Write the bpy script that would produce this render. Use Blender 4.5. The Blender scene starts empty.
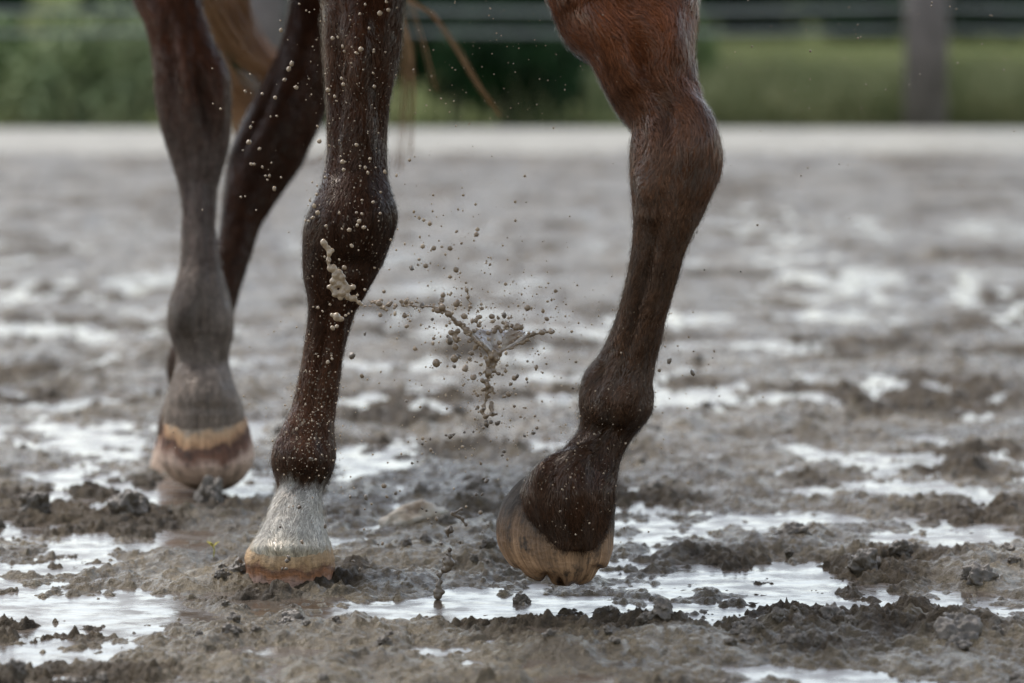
import bpy, bmesh, math, random
import numpy as np
from mathutils import Vector, Matrix, noise as mnoise
from mathutils.kdtree import KDTree

random.seed(7)
RNG = np.random.default_rng(7)
SC = bpy.context.scene
COL = SC.collection
R = math.radians

# ------------------------------------------------------------------ camera
FPX = 4280.0
CAM_H = 0.87
PITCH = math.atan(366.5 / FPX)
cam_d = bpy.data.cameras.new("camera")
cam = bpy.data.objects.new("camera", cam_d)
COL.objects.link(cam)
cam.location = (0, 0, CAM_H)
cam.rotation_euler = (math.pi / 2 - PITCH, 0, 0)
cam_d.sensor_width = 36.0
cam_d.lens = 36.0 * FPX / 1024.0
cam_d.clip_start = 0.1
cam_d.clip_end = 3000
cam_d.dof.use_dof = True
cam_d.dof.focus_distance = 5.95
cam_d.dof.aperture_fstop = 3.9
SC.camera = cam

# ------------------------------------------------------------------ sky, sun, exposure
SUN_EL, SUN_AZ = R(58), R(-35)       # azimuth measured from +Y (behind the horse) towards +X
w = bpy.data.worlds.new("World")
SC.world = w
w.use_nodes = True
nt = w.node_tree
bg = nt.nodes["Background"]
sky = nt.nodes.new("ShaderNodeTexSky")
sky.sky_type = 'NISHITA'
sky.sun_disc = False
sky.sun_elevation = SUN_EL
sky.sun_rotation = SUN_AZ
sky.air_density = 1.2
sky.dust_density = 2.0
hs = nt.nodes.new("ShaderNodeHueSaturation")
hs.inputs["Saturation"].default_value = 0.6
nt.links.new(sky.outputs[0], hs.inputs["Color"])
nt.links.new(hs.outputs[0], bg.inputs["Color"])
bg.inputs["Strength"].default_value = 0.14
sun_d = bpy.data.lights.new("sun", 'SUN')
sun_d.energy = 1.2
sun_d.angle = R(25)
sun_d.color = (1.0, 0.97, 0.93)
sun = bpy.data.objects.new("sun", sun_d)
COL.objects.link(sun)
sd = Vector((math.sin(SUN_AZ) * math.cos(SUN_EL), math.cos(SUN_AZ) * math.cos(SUN_EL), math.sin(SUN_EL)))
sun.rotation_euler = sd.to_track_quat('Z', 'Y').to_euler()
SC.view_settings.view_transform = 'Standard'
SC.view_settings.look = 'None'
SC.view_settings.gamma = 1.0
SC.view_settings.use_curve_mapping = False
SC.view_settings.exposure = 1.32

# ------------------------------------------------------------------ helpers
CP, SP = math.cos(PITCH), math.sin(PITCH)


def P(px, py, Y):
    """A point of the place at distance Y that is seen at (px, py)."""
    x = (px - 512.0) / FPX
    v = (341.5 - py) / FPX
    d = Vector((x, CP + v * SP, -SP + v * CP))
    t = Y / d.y
    return Vector((d.x * t, Y, CAM_H + d.z * t))


def ground_Y(py):
    return FPX * CAM_H / (py + 25.0)


def link(name, me, mat=None, parent=None, smooth=True):
    o = bpy.data.objects.new(name, me)
    COL.objects.link(o)
    if mat is not None:
        me.materials.clear()
        me.materials.append(mat)
    if parent is not None:
        o.parent = parent
    if smooth:
        me.polygons.foreach_set("use_smooth", [True] * len(me.polygons))
    return o


def mesh(name, V, F):
    me = bpy.data.meshes.new(name)
    me.from_pydata([tuple(v) for v in V], [], F)
    me.update()
    return me


def big_mesh(name, V, Q):
    """numpy verts (n,3), quads (m,4)"""
    me = bpy.data.meshes.new(name)
    me.vertices.add(len(V))
    me.vertices.foreach_set("co", np.ascontiguousarray(V, dtype=np.float32).ravel())
    me.loops.add(len(Q) * 4)
    me.polygons.add(len(Q))
    me.loops.foreach_set("vertex_index", np.ascontiguousarray(Q, dtype=np.int32).ravel())
    me.polygons.foreach_set("loop_start", np.arange(0, len(Q) * 4, 4, dtype=np.int32))
    me.update(calc_edges=True)
    me.validate()
    return me


def tag(o, label=None, cat=None, group=None, kind=None):
    if label: o["label"] = label
    if cat: o["category"] = cat
    if group: o["group"] = group
    if kind: o["kind"] = kind
    return o


def empty(name, loc):
    o = bpy.data.objects.new(name, None)
    o.location = loc
    o.empty_display_size = 0.1
    COL.objects.link(o)
    return o


def np_get(me):
    n = len(me.vertices)
    a = np.empty(n * 3, dtype=np.float32)
    me.vertices.foreach_get("co", a)
    return a.reshape(n, 3)


def np_set(me, a):
    me.vertices.foreach_set("co", np.ascontiguousarray(a, dtype=np.float32).ravel())
    me.update()


def project(V):
    x = V[:, 0]
    y = V[:, 1]
    z = V[:, 2] - CAM_H
    dep = y * CP - z * SP
    up = y * SP + z * CP
    return 512 + FPX * x / dep, 341.5 - FPX * up / dep


# vectorised gradient noise ------------------------------------------------
_perm = np.random.default_rng(3).permutation(4096)
_ang = np.random.default_rng(4).uniform(0, 2 * math.pi, 4096)
_gx, _gy = np.cos(_ang), np.sin(_ang)


def pn(x, y, seed=0):
    x = x + seed * 17.31
    y = y + seed * 9.73
    xi = np.floor(x).astype(np.int64)
    yi = np.floor(y).astype(np.int64)
    xf = x - xi
    yf = y - yi
    u = xf * xf * xf * (xf * (xf * 6 - 15) + 10)
    v = yf * yf * yf * (yf * (yf * 6 - 15) + 10)

    def g(ix, iy, dx, dy):
        h = _perm[(_perm[ix & 4095] + iy) & 4095]
        return _gx[h] * dx + _gy[h] * dy
    a = g(xi, yi, xf, yf)
    b = g(xi + 1, yi, xf - 1, yf)
    c = g(xi, yi + 1, xf, yf - 1)
    d = g(xi + 1, yi + 1, xf - 1, yf - 1)
    return ((a + u * (b - a)) + v * ((c + u * (d - c)) - (a + u * (b - a)))) * 1.5


def fbm(x, y, o, seed=0, gain=0.5, lac=2.03):
    s = np.zeros_like(x)
    a = 1.0
    for i in range(o):
        s += a * pn(x, y, seed + i * 3.1)
        x = x * lac
        y = y * lac
        a *= gain
    return s


def billow(x, y, o, seed=0, gain=0.55):
    s = np.zeros_like(x)
    a = 1.0
    for i in range(o):
        s += a * (1 - 2 * np.abs(pn(x, y, seed + i * 5.3)))
        x = x * 2.07
        y = y * 2.07
        a *= gain
    return s


def ss(a, b, x):
    t = np.clip((x - a) / (b - a), 0, 1)
    return t * t * (3 - 2 * t)


# material helpers ---------------------------------------------------------
class M:
    def __init__(self, name):
        self.m = bpy.data.materials.new(name)
        self.m.use_nodes = True
        self.t = self.m.node_tree
        self.b = self.t.nodes["Principled BSDF"]

    def n(self, typ, **kw):
        nd = self.t.nodes.new(typ)
        for k, v in kw.items():
            if hasattr(nd, k):
                setattr(nd, k, v)
            else:
                nd.inputs[k].default_value = v
        return nd

    def l(self, a, b):
        self.t.links.new(a, b)

    def noise(self, vec, scale, detail=4.0, rough=0.55):
        nd = self.n("ShaderNodeTexNoise")
        nd.inputs["Scale"].default_value = scale
        nd.inputs["Detail"].default_value = detail
        nd.inputs["Roughness"].default_value = rough
        if vec is not None:
            self.l(vec, nd.inputs["Vector"])
        return nd.outputs["Fac"]

    def ramp(self, fac, stops, interp='LINEAR'):
        nd = self.n("ShaderNodeValToRGB")
        cr = nd.color_ramp
        cr.interpolation = interp
        while len(cr.elements) < len(stops):
            cr.elements.new(0.5)
        for e, (p, c) in zip(cr.elements, stops):
            e.position = p
            e.color = (c[0], c[1], c[2], 1) if not isinstance(c, (int, float)) else (c, c, c, 1)
        self.l(fac, nd.inputs["Fac"])
        return nd.outputs["Color"]

    def mix(self, fac, a, b, blend='MIX'):
        nd = self.n("ShaderNodeMix", data_type='RGBA', blend_type=blend)
        for sock, v in ((nd.inputs[0], fac), (nd.inputs[6], a), (nd.inputs[7], b)):
            if isinstance(v, (int, float)):
                sock.default_value = v
            elif isinstance(v, tuple):
                sock.default_value = (*v, 1)
            else:
                self.l(v, sock)
        return nd.outputs[2]

    def math(self, op, a, b=None):
        nd = self.n("ShaderNodeMath", operation=op)
        for i, v in enumerate((a, b)):
            if v is None: continue
            if isinstance(v, (int, float)):
                nd.inputs[i].default_value = v
            else:
                self.l(v, nd.inputs[i])
        return nd.outputs[0]

    def bump(self, h, strength, dist, prev=None):
        nd = self.n("ShaderNodeBump")
        nd.inputs["Strength"].default_value = strength
        nd.inputs["Distance"].default_value = dist
        self.l(h, nd.inputs["Height"])
        if prev is not None:
            self.l(prev, nd.inputs["Normal"])
        return nd.outputs["Normal"]

    def pos(self):
        return self.n("ShaderNodeNewGeometry").outputs["Position"]

    def obj(self):
        return self.n("ShaderNodeTexCoord").outputs["Object"]

    def attr(self, name):
        return self.n("ShaderNodeAttribute", attribute_name=name)

    def set(self, **kw):
        for k, v in kw.items():
            s = self.b.inputs[k.replace("_", " ")]
            if isinstance(v, (int, float)):
                s.default_value = v
            elif isinstance(v, tuple):
                s.default_value = (*v, 1)
            else:
                self.l(v, s)
        return self.m


# ------------------------------------------------------------------ materials
def mat_mud():
    m = M("wet mud")
    p = m.pos()
    n1 = m.noise(p, 5, 6)
    n2 = m.noise(p, 60, 5, 0.65)
    n3 = m.noise(p, 420, 3, 0.6)
    c = m.ramp(n1, [(0.3, (0.043, 0.0315, 0.018)), (0.5, (0.085, 0.065, 0.037)), (0.72, (0.137, 0.107, 0.064))])
    c = m.mix(0.75, c, m.ramp(n2, [(0.28, 0.22), (0.5, 1.0), (0.72, 1.6)]), 'MULTIPLY')
    c = m.mix(0.45, c, m.ramp(n3, [(0.3, 0.5), (0.7, 1.5)]), 'MULTIPLY')
    cr = m.attr("crumb").outputs["Fac"]
    crn = m.math('ADD', cr, m.math('MULTIPLY', m.math('SUBTRACT', m.noise(p, 24, 5, 0.65), 0.5), 1.5))
    c = m.mix(1.0, c, m.ramp(crn, [(0.1, (1.02, 1.01, 0.99)), (0.5, (0.80, 0.78, 0.75)), (0.95, (0.46, 0.41, 0.36))]), 'MULTIPLY')
    r = m.ramp(crn, [(0.0, 0.25), (0.45, 0.40), (0.9, 0.68)])
    b = m.bump(n2, 0.8, 0.014)
    b = m.bump(n3, 0.7, 0.0035, b)
    return m.set(Base_Color=c, Roughness=r, Normal=b, Specular_IOR_Level=0.22, Specular_Tint=(1.0, 0.93, 0.85))


def mat_water():
    m = M("muddy puddle water")
    p = m.pos()
    c = m.ramp(m.noise(p, 3, 3), [(0.3, (0.055, 0.040, 0.028)), (0.7, (0.095, 0.075, 0.057))])
    mp = m.n("ShaderNodeMapping")
    mp.inputs["Scale"].default_value = (1.0, 1.6, 1.0)
    m.l(p, mp.inputs["Vector"])
    b = m.bump(m.noise(mp.outputs[0], 9, 2, 0.5), 0.20, 0.006)
    b = m.bump(m.noise(mp.outputs[0], 60, 2, 0.5), 0.16, 0.002, b)
    film = m.noise(p, 16, 5, 0.6)
    r = m.ramp(film, [(0.40, 0.07), (0.62, 0.36)])
    return m.set(Base_Color=c, Roughness=r, Normal=b, IOR=1.33)


def mat_coat():
    m = M("wet chestnut coat")
    col = m.attr("coat").outputs["Color"]
    fl = m.attr("flow").outputs["Vector"]
    mp = m.n("ShaderNodeMapping")
    mp.inputs["Scale"].default_value = (1, 1, 0.13)
    m.l(fl, mp.inputs["Vector"])
    mp2 = m.n("ShaderNodeMapping")
    mp2.inputs["Scale"].default_value = (1, 1, 0.30)
    m.l(fl, mp2.inputs["Vector"])
    hair = m.noise(mp.outputs[0], 900, 3, 0.6)
    tuft = m.noise(mp2.outputs[0], 130, 4, 0.6)
    blot = m.noise(fl, 22, 4, 0.6)
    c = m.mix(0.8, col, m.ramp(hair, [(0.3, 0.4), (0.52, 1.0), (0.75, 1.9)]), 'MULTIPLY')
    c = m.mix(0.8, c, m.ramp(tuft, [(0.3, 0.5), (0.5, 1.0), (0.72, 1.6)]), 'MULTIPLY')
    c = m.mix(0.7, c, m.ramp(blot, [(0.3, 0.6), (0.7, 1.4)]), 'MULTIPLY')
    # dried specks and smears of mud on the hair
    sp = m.attr("speck").outputs["Fac"]
    vo = m.n("ShaderNodeTexVoronoi")
    vo.inputs["Scale"].default_value = 170
    m.l(fl, vo.inputs["Vector"])
    dot = m.math('LESS_THAN', vo.outputs["Distance"], m.math('MULTIPLY', sp, 0.21))
    pick = m.math('GREATER_THAN', m.noise(fl, 70, 2), 0.46)
    dot = m.math('MULTIPLY', dot, pick)
    c = m.mix(dot, c, (0.24, 0.19, 0.135))
    film = m.attr("film").outputs["Fac"]
    fm = m.math('MULTIPLY', film, m.ramp(m.noise(mp2.outputs[0], 75, 5, 0.68), [(0.44, 0.0), (0.68, 1.0)]))
    c = m.mix(fm, c, (0.12, 0.10, 0.08))
    b = m.bump(tuft, 1.0, 0.007)
    b = m.bump(hair, 0.8, 0.0016, b)
    b = m.bump(dot, 0.5, 0.001, b)
    r = m.ramp(tuft, [(0.3, 0.34), (0.7, 0.55)])
    return m.set(Base_Color=c, Roughness=r, Normal=b, Specular_IOR_Level=0.02, Specular_Tint=(0.95, 0.75, 0.6))


def mat_hoof(name, stops, streak=0.5, dirty=0.3, dip=0.0):
    m = M(name)
    t = m.attr("t").outputs["Fac"]
    an = m.attr("ang").outputs["Vector"]
    wob = m.noise(an, 2.2, 3, 0.55)
    tt = m.math('ADD', t, m.math('MULTIPLY', m.math('SUBTRACT', wob, 0.5), 0.45))
    sep = m.n("ShaderNodeSeparateXYZ")
    m.l(an, sep.inputs[0])
    tt = m.math('ADD', tt, m.math('MULTIPLY', m.math('ADD', sep.outputs[1], 0.8), dip))
    c = m.ramp(tt, stops)
    mp = m.n("ShaderNodeMapping")
    mp.inputs["Scale"].default_value = (6, 6, 0.35)
    m.l(an, mp.inputs["Vector"])
    st = m.noise(mp.outputs[0], 2.6, 5, 0.65)
    c = m.mix(streak, c, m.ramp(st, [(0.3, 0.35), (0.5, 1.0), (0.72, 1.7)]), 'MULTIPLY')
    di = m.ramp(m.noise(an, 5, 6, 0.68), [(0.52, 0.0), (0.66, 1.0)])
    c = m.mix(m.math('MULTIPLY', di, dirty), c, (0.045, 0.036, 0.028))
    rgh = m.ramp(t, [(0.2, 0.75), (0.5, 0.42)])
    mp3 = m.n("ShaderNodeMapping")
    mp3.inputs["Scale"].default_value = (0.6, 0.6, 8)
    m.l(an, mp3.inputs["Vector"])
    b = m.bump(st, 0.6, 0.002)
    b = m.bump(m.noise(an, 7, 5, 0.7), 0.9, 0.006, b)
    b = m.bump(m.noise(mp3.outputs[0], 2.5, 2), 0.4, 0.002, b)
    return m.set(Base_Color=c, Roughness=rgh, Normal=b, Specular_IOR_Level=0.2)


def mat_simple(name, stops, scale=30, rough=0.5, bump=0.4, bd=0.003, coord='obj', **kw):
    m = M(name)
    p = m.obj() if coord == 'obj' else m.pos()
    n = m.noise(p, scale, 5, 0.6)
    c = m.ramp(n, stops)
    return m.set(Base_Color=c, Roughness=rough, Normal=m.bump(n, bump, bd), **kw)


MUD = mat_mud()
WATER = mat_water()
COAT = mat_coat()
DROP = mat_simple("thin beige mud", [(0.3, (0.22, 0.148, 0.082)), (0.7, (0.43, 0.32, 0.205))], 120, 0.22, 0.2, 0.001)
DROP_MID = mat_simple("splashed brown mud", [(0.3, (0.135, 0.088, 0.049)), (0.7, (0.31, 0.222, 0.138))], 150, 0.2, 0.3, 0.001)
DROP_DARK = mat_simple("thick brown mud", [(0.3, (0.085, 0.060, 0.038)), (0.7, (0.18, 0.135, 0.09))], 120, 0.28, 0.3, 0.001)
CLOD = mat_simple("clotted wet mud", [(0.3, (0.050, 0.037, 0.024)), (0.7, (0.115, 0.089, 0.060))], 110, 0.5, 0.5, 0.003, coord='pos')
KERB = mat_simple("pale weathered concrete", [(0.3, (0.19, 0.178, 0.146)), (0.7, (0.245, 0.231, 0.19))], 3, 0.7, 0.3, 0.01)
POST = mat_simple("grey weathered wood", [(0.3, (0.09, 0.075, 0.066)), (0.7, (0.18, 0.15, 0.135))], 9, 0.8, 0.6, 0.01)
TAPE = mat_simple("dull grey fence tape", [(0.3, (0.16, 0.17, 0.155)), (0.7, (0.22, 0.23, 0.21))], 20, 0.6, 0.2, 0.002)
PALE_MUD = mat_simple("pale stained mud", [(0.36, (0.13, 0.085, 0.045)), (0.48, (0.30, 0.235, 0.16)), (0.66, (0.42, 0.385, 0.32))], 26, 0.5, 0.7, 0.008, coord="pos")
MEADOW = mat_simple("meadow turf", [(0.3, (0.055, 0.066, 0.026)), (0.7, (0.095, 0.104, 0.046))], 0.8, 1.0, 0.5, 0.05, Specular_IOR_Level=0.0)
TAIL = mat_simple("flaxen brown tail hair", [(0.3, (0.20, 0.088, 0.028)), (0.7, (0.44, 0.24, 0.10))], 9, 0.4, 0.2, 0.001)
BARK = mat_simple("brown bark", [(0.3, (0.04, 0.03, 0.02)), (0.7, (0.09, 0.07, 0.05))], 20, 0.9, 0.6, 0.01)


def mat_leaf(name, a, b):
    m = M(name)
    c = m.ramp(m.noise(m.pos(), 4, 3), [(0.35, a), (0.65, b)])
    return m.set(Base_Color=c, Roughness=0.75, Specular_IOR_Level=0.12)


LEAF_D = mat_leaf("dark leaves", (0.008, 0.024, 0.007), (0.019, 0.050, 0.014))
LEAF_M = mat_leaf("mid green leaves", (0.10, 0.145, 0.05), (0.165, 0.21, 0.085))
LEAF_P = mat_leaf("pale green leaves", (0.16, 0.20, 0.09), (0.25, 0.285, 0.15))
GRASS = mat_leaf("tall dry grass", (0.10, 0.118, 0.046), (0.21, 0.205, 0.10))
SPROUT = mat_leaf("yellow sprout", (0.35, 0.30, 0.05), (0.45, 0.40, 0.09))

# ------------------------------------------------------------------ ground: the churned arena
HOLES = []      # (x, y, rx, ry, dz): hollows and mounds in metres


def spot(px, py, wx, hy, dz):
    Y = ground_Y(py)
    HOLES.append(((px - 512) / FPX * Y, Y, wx / FPX * Y, hy * Y * Y / (FPX * CAM_H), dz))


# hollows that hold water
for s in [(75, 614, 110, 17, -.030), (40, 662, 120, 16, -.026), (90, 548, 95, 15, -.026), (415, 613, 95, 13, -.022),
          (340, 656, 110, 8, -.015), (645, 568, 55, 10, -.020), (760, 604, 60, 8, -.020), (975, 597, 60, 8, -.020),
          (905, 492, 110, 8, -.020), (385, 468, 55, 14, -.022), (960, 540, 60, 12, -.014), (70, 428, 60, 6, -.020),
          (790, 560, 60, 7, -.016), (560, 610, 40, 8, -.014), (400, 400, 60, 8, -.018), (840, 520, 70, 8, -.014),
          (800, 675, 60, 8, -.013), (705, 452, 40, 6, -.018), 
          (40, 330, 60, 7, -.018), (95, 340, 40, 7, -.018),
          (780, 400, 80, 7, -.018), (740, 520, 40, 7, -.012), (190, 640, 60, 6, -.012),
          (205, 490, 60, 10, -.03), (180, 500, 40, 8, -.02),
          # mounds and lumps
          (285, 600, 60, 14, .018), (290, 588, 44, 4, .030), (350, 577, 20, 5, .034), (236, 572, 18, 5, .032), (430, 632, 60, 12, .022), (600, 632, 75, 16, .022), (505, 606, 28, 9, .020),
          (720, 600, 32, 8, .016), (790, 548, 45, 9, .028), (862, 578, 42, 9, .030), (700, 650, 80, 14, .020),
          (830, 640, 70, 12, .020), (955, 640, 70, 16, .036), (25, 522, 30, 9, .030), (135, 520, 50, 10, .024),
          (250, 505, 30, 6, .016), (110, 575, 60, 8, .014), (640, 605, 34, 7, .014), (560, 655, 60, 12, .022),
          (960, 570, 60, 8, .026), (660, 495, 40, 7, .020), (430, 560, 90, 8, .010), (150, 592, 70, 6, .012),
          (700, 560, 50, 7, .014), (985, 520, 40, 7, .022), (930, 400, 60, 10, .022), (870, 660, 60, 12, .02),
          (420, 585, 60, 6, .014), (250, 585, 60, 8, .010)]:
    spot(*s)


LEVEL = 0.0


def height(x, y):
    lo = fbm(x * 1.1, y * 0.8, 3, 1)
    md = fbm(x * 3.2, y * 2.4, 3, 2)
    m2 = fbm(x * 7.0, y * 4.6, 3, 3)
    m3 = fbm(x * 19.0, y * 12.0, 2, 4)
    h = -0.0022 + 0.009 * lo + 0.009 * md + 0.011 * m2 + .0055 * m3
    for (cx, cy, rx, ry, dz) in HOLES:
        q = ((x - cx) / rx) ** 2 + ((y - cy) / ry) ** 2
        h = h + (.75 * dz if dz < 0 else .62 * dz) * np.exp(-q * 1.1)
    clump = billow(x * 8.5, y * 7.0, 4, 5)
    rough = ss(-0.25, 0.55, fbm(x * 2.0, y * 1.7, 3, 9) + 14 * np.clip(h, -.02, .03))
    h = h + (.3 + .7 * rough) * (0.0035 - 0.0125 * clump)
    wx = .012 * fbm(x * 22, y * 20, 2, 41)
    wy = .012 * fbm(x * 22, y * 20, 2, 43)
    h = h + (.22 + .78 * rough) * (0.0015 - 0.0056 * billow((x + wx) * 24, (y + wy) * 21, 2, 7, .5))
    h = h + (.30 + .70 * rough) * (0.001 - 0.0046 * billow((x + wx) * 68, (y + wy) * 58, 2, 6, .5))
    near = 1 - ss(9, 13, y)
    h = h + near * .0085 * np.tanh(3.0 * np.clip(pn((x + wx) * 31, (y + wy) * 27, 51) - .30, 0, 1)) * ss(-.3, .5, fbm(x * 3.1, y * 2.3, 2, 53))
    h = h + near * .0052 * np.tanh(3.5 * np.clip(pn((x + wx) * 58, (y + wy) * 50, 57) - .34, 0, 1))
    h = h + (0.3 + 0.7 * rough) * 0.0026 * fbm(x * 95, y * 80, 2, 8)
    global CRUMB
    CRUMB = rough * (1 - .6 * ss(8, 13, y)) + .34 * ss(8, 13, y)
    h = h + LEVEL
    h = h + 0.022 * ss(15.5, 18.5, y)
    return h


_sy = RNG.uniform(5.1, 9.0, 40000)
_sx = RNG.uniform(-.12, .12, 40000) * _sy
LEVEL = -float(np.quantile(height(_sx, _sy), 0.36))
ys = [-40.0, -20.0, -10.0, -5.0, -2.0]
y = 0.0
while y < 4.4:
    ys.append(y)
    y += 0.11
while y < 21.4:
    ys.append(y)
    y += max(0.0046 * (max(y, 4.4) / 5.5) ** 2, 0.003)
ys += [21.6, 22.0, 23.0, 26, 32, 45, 80, 160, 400, 900]
ys = np.array(ys)
us = list(np.arange(-0.14, 0.14001, 0.00046))
u, st = 0.14, 0.00046
right = []
while u < 12:
    st *= 1.035
    u += st
    right.append(u)
us = np.array([-r for r in reversed(right)] + us + right)
UU, YY = np.meshgrid(us, ys)
XX = UU * np.maximum(YY, 3.0)
ZZ = height(XX, YY)
CR = CRUMB.copy()
flat = ss(24, 30, np.abs(YY - 4)) if False else 0
ZZ = np.where(YY > 22.5, -0.05, ZZ)
nr, nc = XX.shape
idx = np.arange(nr * nc).reshape(nr, nc)
Q = np.stack([idx[:-1, :-1], idx[:-1, 1:], idx[1:, 1:], idx[1:, :-1]], -1).reshape(-1, 4)
gme = big_mesh("ground", np.stack([XX, YY, ZZ], -1).reshape(-1, 3), Q)
at = gme.attributes.new("crumb", 'FLOAT', 'POINT')
at.data.foreach_set("value", CR.ravel().astype(np.float32))
tag(link("ground", gme, MUD), kind="structure")


def gz(x, y):
    return float(height(np.array([x]), np.array([y]))[0])


wme = mesh("puddle_water", [(-60, -10, 0), (60, -10, 0), (60, 20.3, 0), (-60, 20.3, 0)], [(0, 1, 2, 3)])
tag(link("puddle_water", wme, WATER), kind="structure")

mme = mesh("meadow", [(-900, 21.03, 0.045), (900, 21.03, 0.045), (900, 1800, 0.05), (-900, 1800, 0.05)], [(0, 1, 2, 3)])
tag(link("meadow", mme, MEADOW), kind="structure")


def box_bm(x0, x1, y0, y1, z0, z1, bev=0.0, seg=2):
    bm = bmesh.new()
    bmesh.ops.create_cube(bm, size=1.0)
    for v in bm.verts:
        v.co = Vector((x0 + (v.co.x + .5) * (x1 - x0), y0 + (v.co.y + .5) * (y1 - y0), z0 + (v.co.z + .5) * (z1 - z0)))
    if bev:
        bmesh.ops.bevel(bm, geom=bm.edges[:], offset=bev, segments=seg, affect='EDGES')
    return bm


def bm_obj(name, bm, mat, parent=None, smooth=True):
    me = bpy.data.meshes.new(name)
    bm.to_mesh(me)
    bm.free()
    return link(name, me, mat, parent, smooth)


# pale kerb along the end of the arena
kb = bmesh.new()
prof = [(20.35, -.05), (20.35, .012), (20.50, .05), (20.72, .107), (20.80, .120), (20.98, .120), (21.02, .108), (21.02, -.05)]
kr = [[kb.verts.new((x, py_, pz_)) for py_, pz_ in prof] for x in (-45, 45)]
for q in range(len(prof)):
    kb.faces.new((kr[0][q], kr[0][(q + 1) % len(prof)], kr[1][(q + 1) % len(prof)], kr[1][q]))
kb.faces.new(kr[0]); kb.faces.new(list(reversed(kr[1])))
bmesh.ops.recalc_face_normals(kb, faces=kb.faces[:])
k = bm_obj("arena_kerb", kb, KERB, smooth=False)
tag(k, "long pale concrete kerb along the far end of the muddy arena", "kerb")

# ------------------------------------------------------------------ fence behind
fence = empty("paddock_fence", (0, 21.7, 0))
tag(fence, "blurred fence of grey wooden posts and grey tapes behind the pale kerb", "fence")
xs_post = [2.085 + i * -3.32 for i in range(-3, 6)]
for i, xp in enumerate(xs_post):
    bm = bmesh.new()
    bmesh.ops.create_cone(bm, cap_ends=True, segments=20, radius1=0.112, radius2=0.104, depth=1.7)
    bmesh.ops.bevel(bm, geom=[e for e in bm.edges if all(v.co.z > 0 for v in e.verts)], offset=0.015, segments=2, affect='EDGES')
    for v in bm.verts:
        a = math.atan2(v.co.y, v.co.x)
        kk = 1 + 0.03 * math.sin(3 * a + i) + 0.015 * math.sin(7 * a)
        v.co = Vector((v.co.x * kk + xp + 0.01 * v.co.z, v.co.y * kk + 21.55 - 21.7, v.co.z + 0.80))
    bm_obj("post", bm, POST, fence)
for zt, hh in ((0.690, .026), (0.585, .022), (1.05, .03), (1.40, .03)):
    bm = bmesh.new()
    vs = []
    for j in range(121):
        x = -11 + j * 0.2
        ph = ((x - 2.085) / 3.32) % 1.0
        sag = -0.02 * 4 * ph * (1 - ph)
        for (dy, dz) in ((0, 0), (0.004, 0), (0.004, hh), (0, hh)):
            vs.append(bm.verts.new((x, 21.675 - 21.7 + dy, zt + sag + dz)))
    for j in range(120):
        for q in range(4):
            bm.faces.new((vs[j * 4 + q], vs[j * 4 + (q + 1) % 4], vs[j * 4 + 4 + (q + 1) % 4], vs[j * 4 + 4 + q]))
    bm_obj("tape", bm, TAPE, fence)


# ------------------------------------------------------------------ vegetation beyond the arena
def leaf_cloud(name, n, rx, ry, rz, size, mat, seed, parent):
    r = np.random.default_rng(seed)
    lobes = [(r.uniform(-.75, .75) * rx, r.uniform(-.6, .6) * ry, r.uniform(.12, .8) * rz, r.uniform(.28, .5)) for _ in range(11)]
    V, F = [], []
    for i in range(n):
        lx, ly, lz, lr = lobes[i % 11]
        d = r.normal(size=3)
        d /= np.linalg.norm(d)
        rad = lr * r.uniform(.45, 1.0) ** .5 * r.uniform(.8, 1.15)
        c = np.array([lx + d[0] * rad * rx, ly + d[1] * rad * ry, max(0.02, lz + d[2] * rad * rz * .8)])
        a = r.normal(size=3); a /= np.linalg.norm(a)
        b = np.cross(a, r.normal(size=3)); b /= np.linalg.norm(b)
        s = size * r.uniform(.6, 1.3)
        k0 = len(V)
        V += [c - a * s, c + b * s * .38 - a * .1 * s, c + a * s, c - b * s * .38 - a * .1 * s]
        F.append((k0, k0 + 1, k0 + 2, k0 + 3))
    return link(name, mesh(name, V, F), mat, parent, smooth=False)


def stems(name, n, rx, rz, mat, seed, parent, rad=0.012):
    r = np.random.default_rng(seed)
    bm = bmesh.new()
    for i in range(n):
        tip = Vector((r.uniform(-.6, .6) * rx, r.uniform(-.5, .5) * rx, rz * r.uniform(.5, .85)))
        base = Vector((r.uniform(-.08, .08), r.uniform(-.08, .08), -0.05))
        tube(bm, [base, base.lerp(tip, .5) + Vector((0, 0, .08 * rz)), tip], [rad, rad * .7, rad * .3], 6)
    return bm_obj(name, bm, mat, parent)


def tube(bm, pts, rads, seg=6):
    rings = []
    for i, p in enumerate(pts):
        t = (pts[min(i + 1, len(pts) - 1)] - pts[max(i - 1, 0)]).normalized()
        a = t.orthogonal().normalized()
        if i:
            pa = prev_a - t * prev_a.dot(t)
            if pa.length > 1e-6: a = pa.normalized()
        prev_a = a
        b = t.cross(a)
        rings.append([bm.verts.new(p + (a * math.cos(2 * math.pi * q / seg) + b * math.sin(2 * math.pi * q / seg)) * rads[i]) for q in range(seg)])
    for r0, r1 in zip(rings, rings[1:]):
        for q in range(seg):
            bm.faces.new((r0[q], r0[(q + 1) % seg], r1[(q + 1) % seg], r1[q]))
    bm.faces.new(list(reversed(rings[0])))
    bm.faces.new(rings[-1])


def bush_proto(label, mat, rx, ry, rz, n, size, seed, loc):
    b = empty("bush", loc)
    tag(b, label, "bush", "bushes beyond the fence")
    leaf_cloud("foliage", n, rx, ry, rz, size, mat, seed, b)
    stems("stem", 7, rx, rz, BARK, seed + 1, b)
    return b


def copy_tree(o, parent=None):
    c = o.copy()
    COL.objects.link(c)
    if parent: c.parent = parent
    for ch in list(o.children):
        copy_tree(ch, c)
    return c


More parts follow.
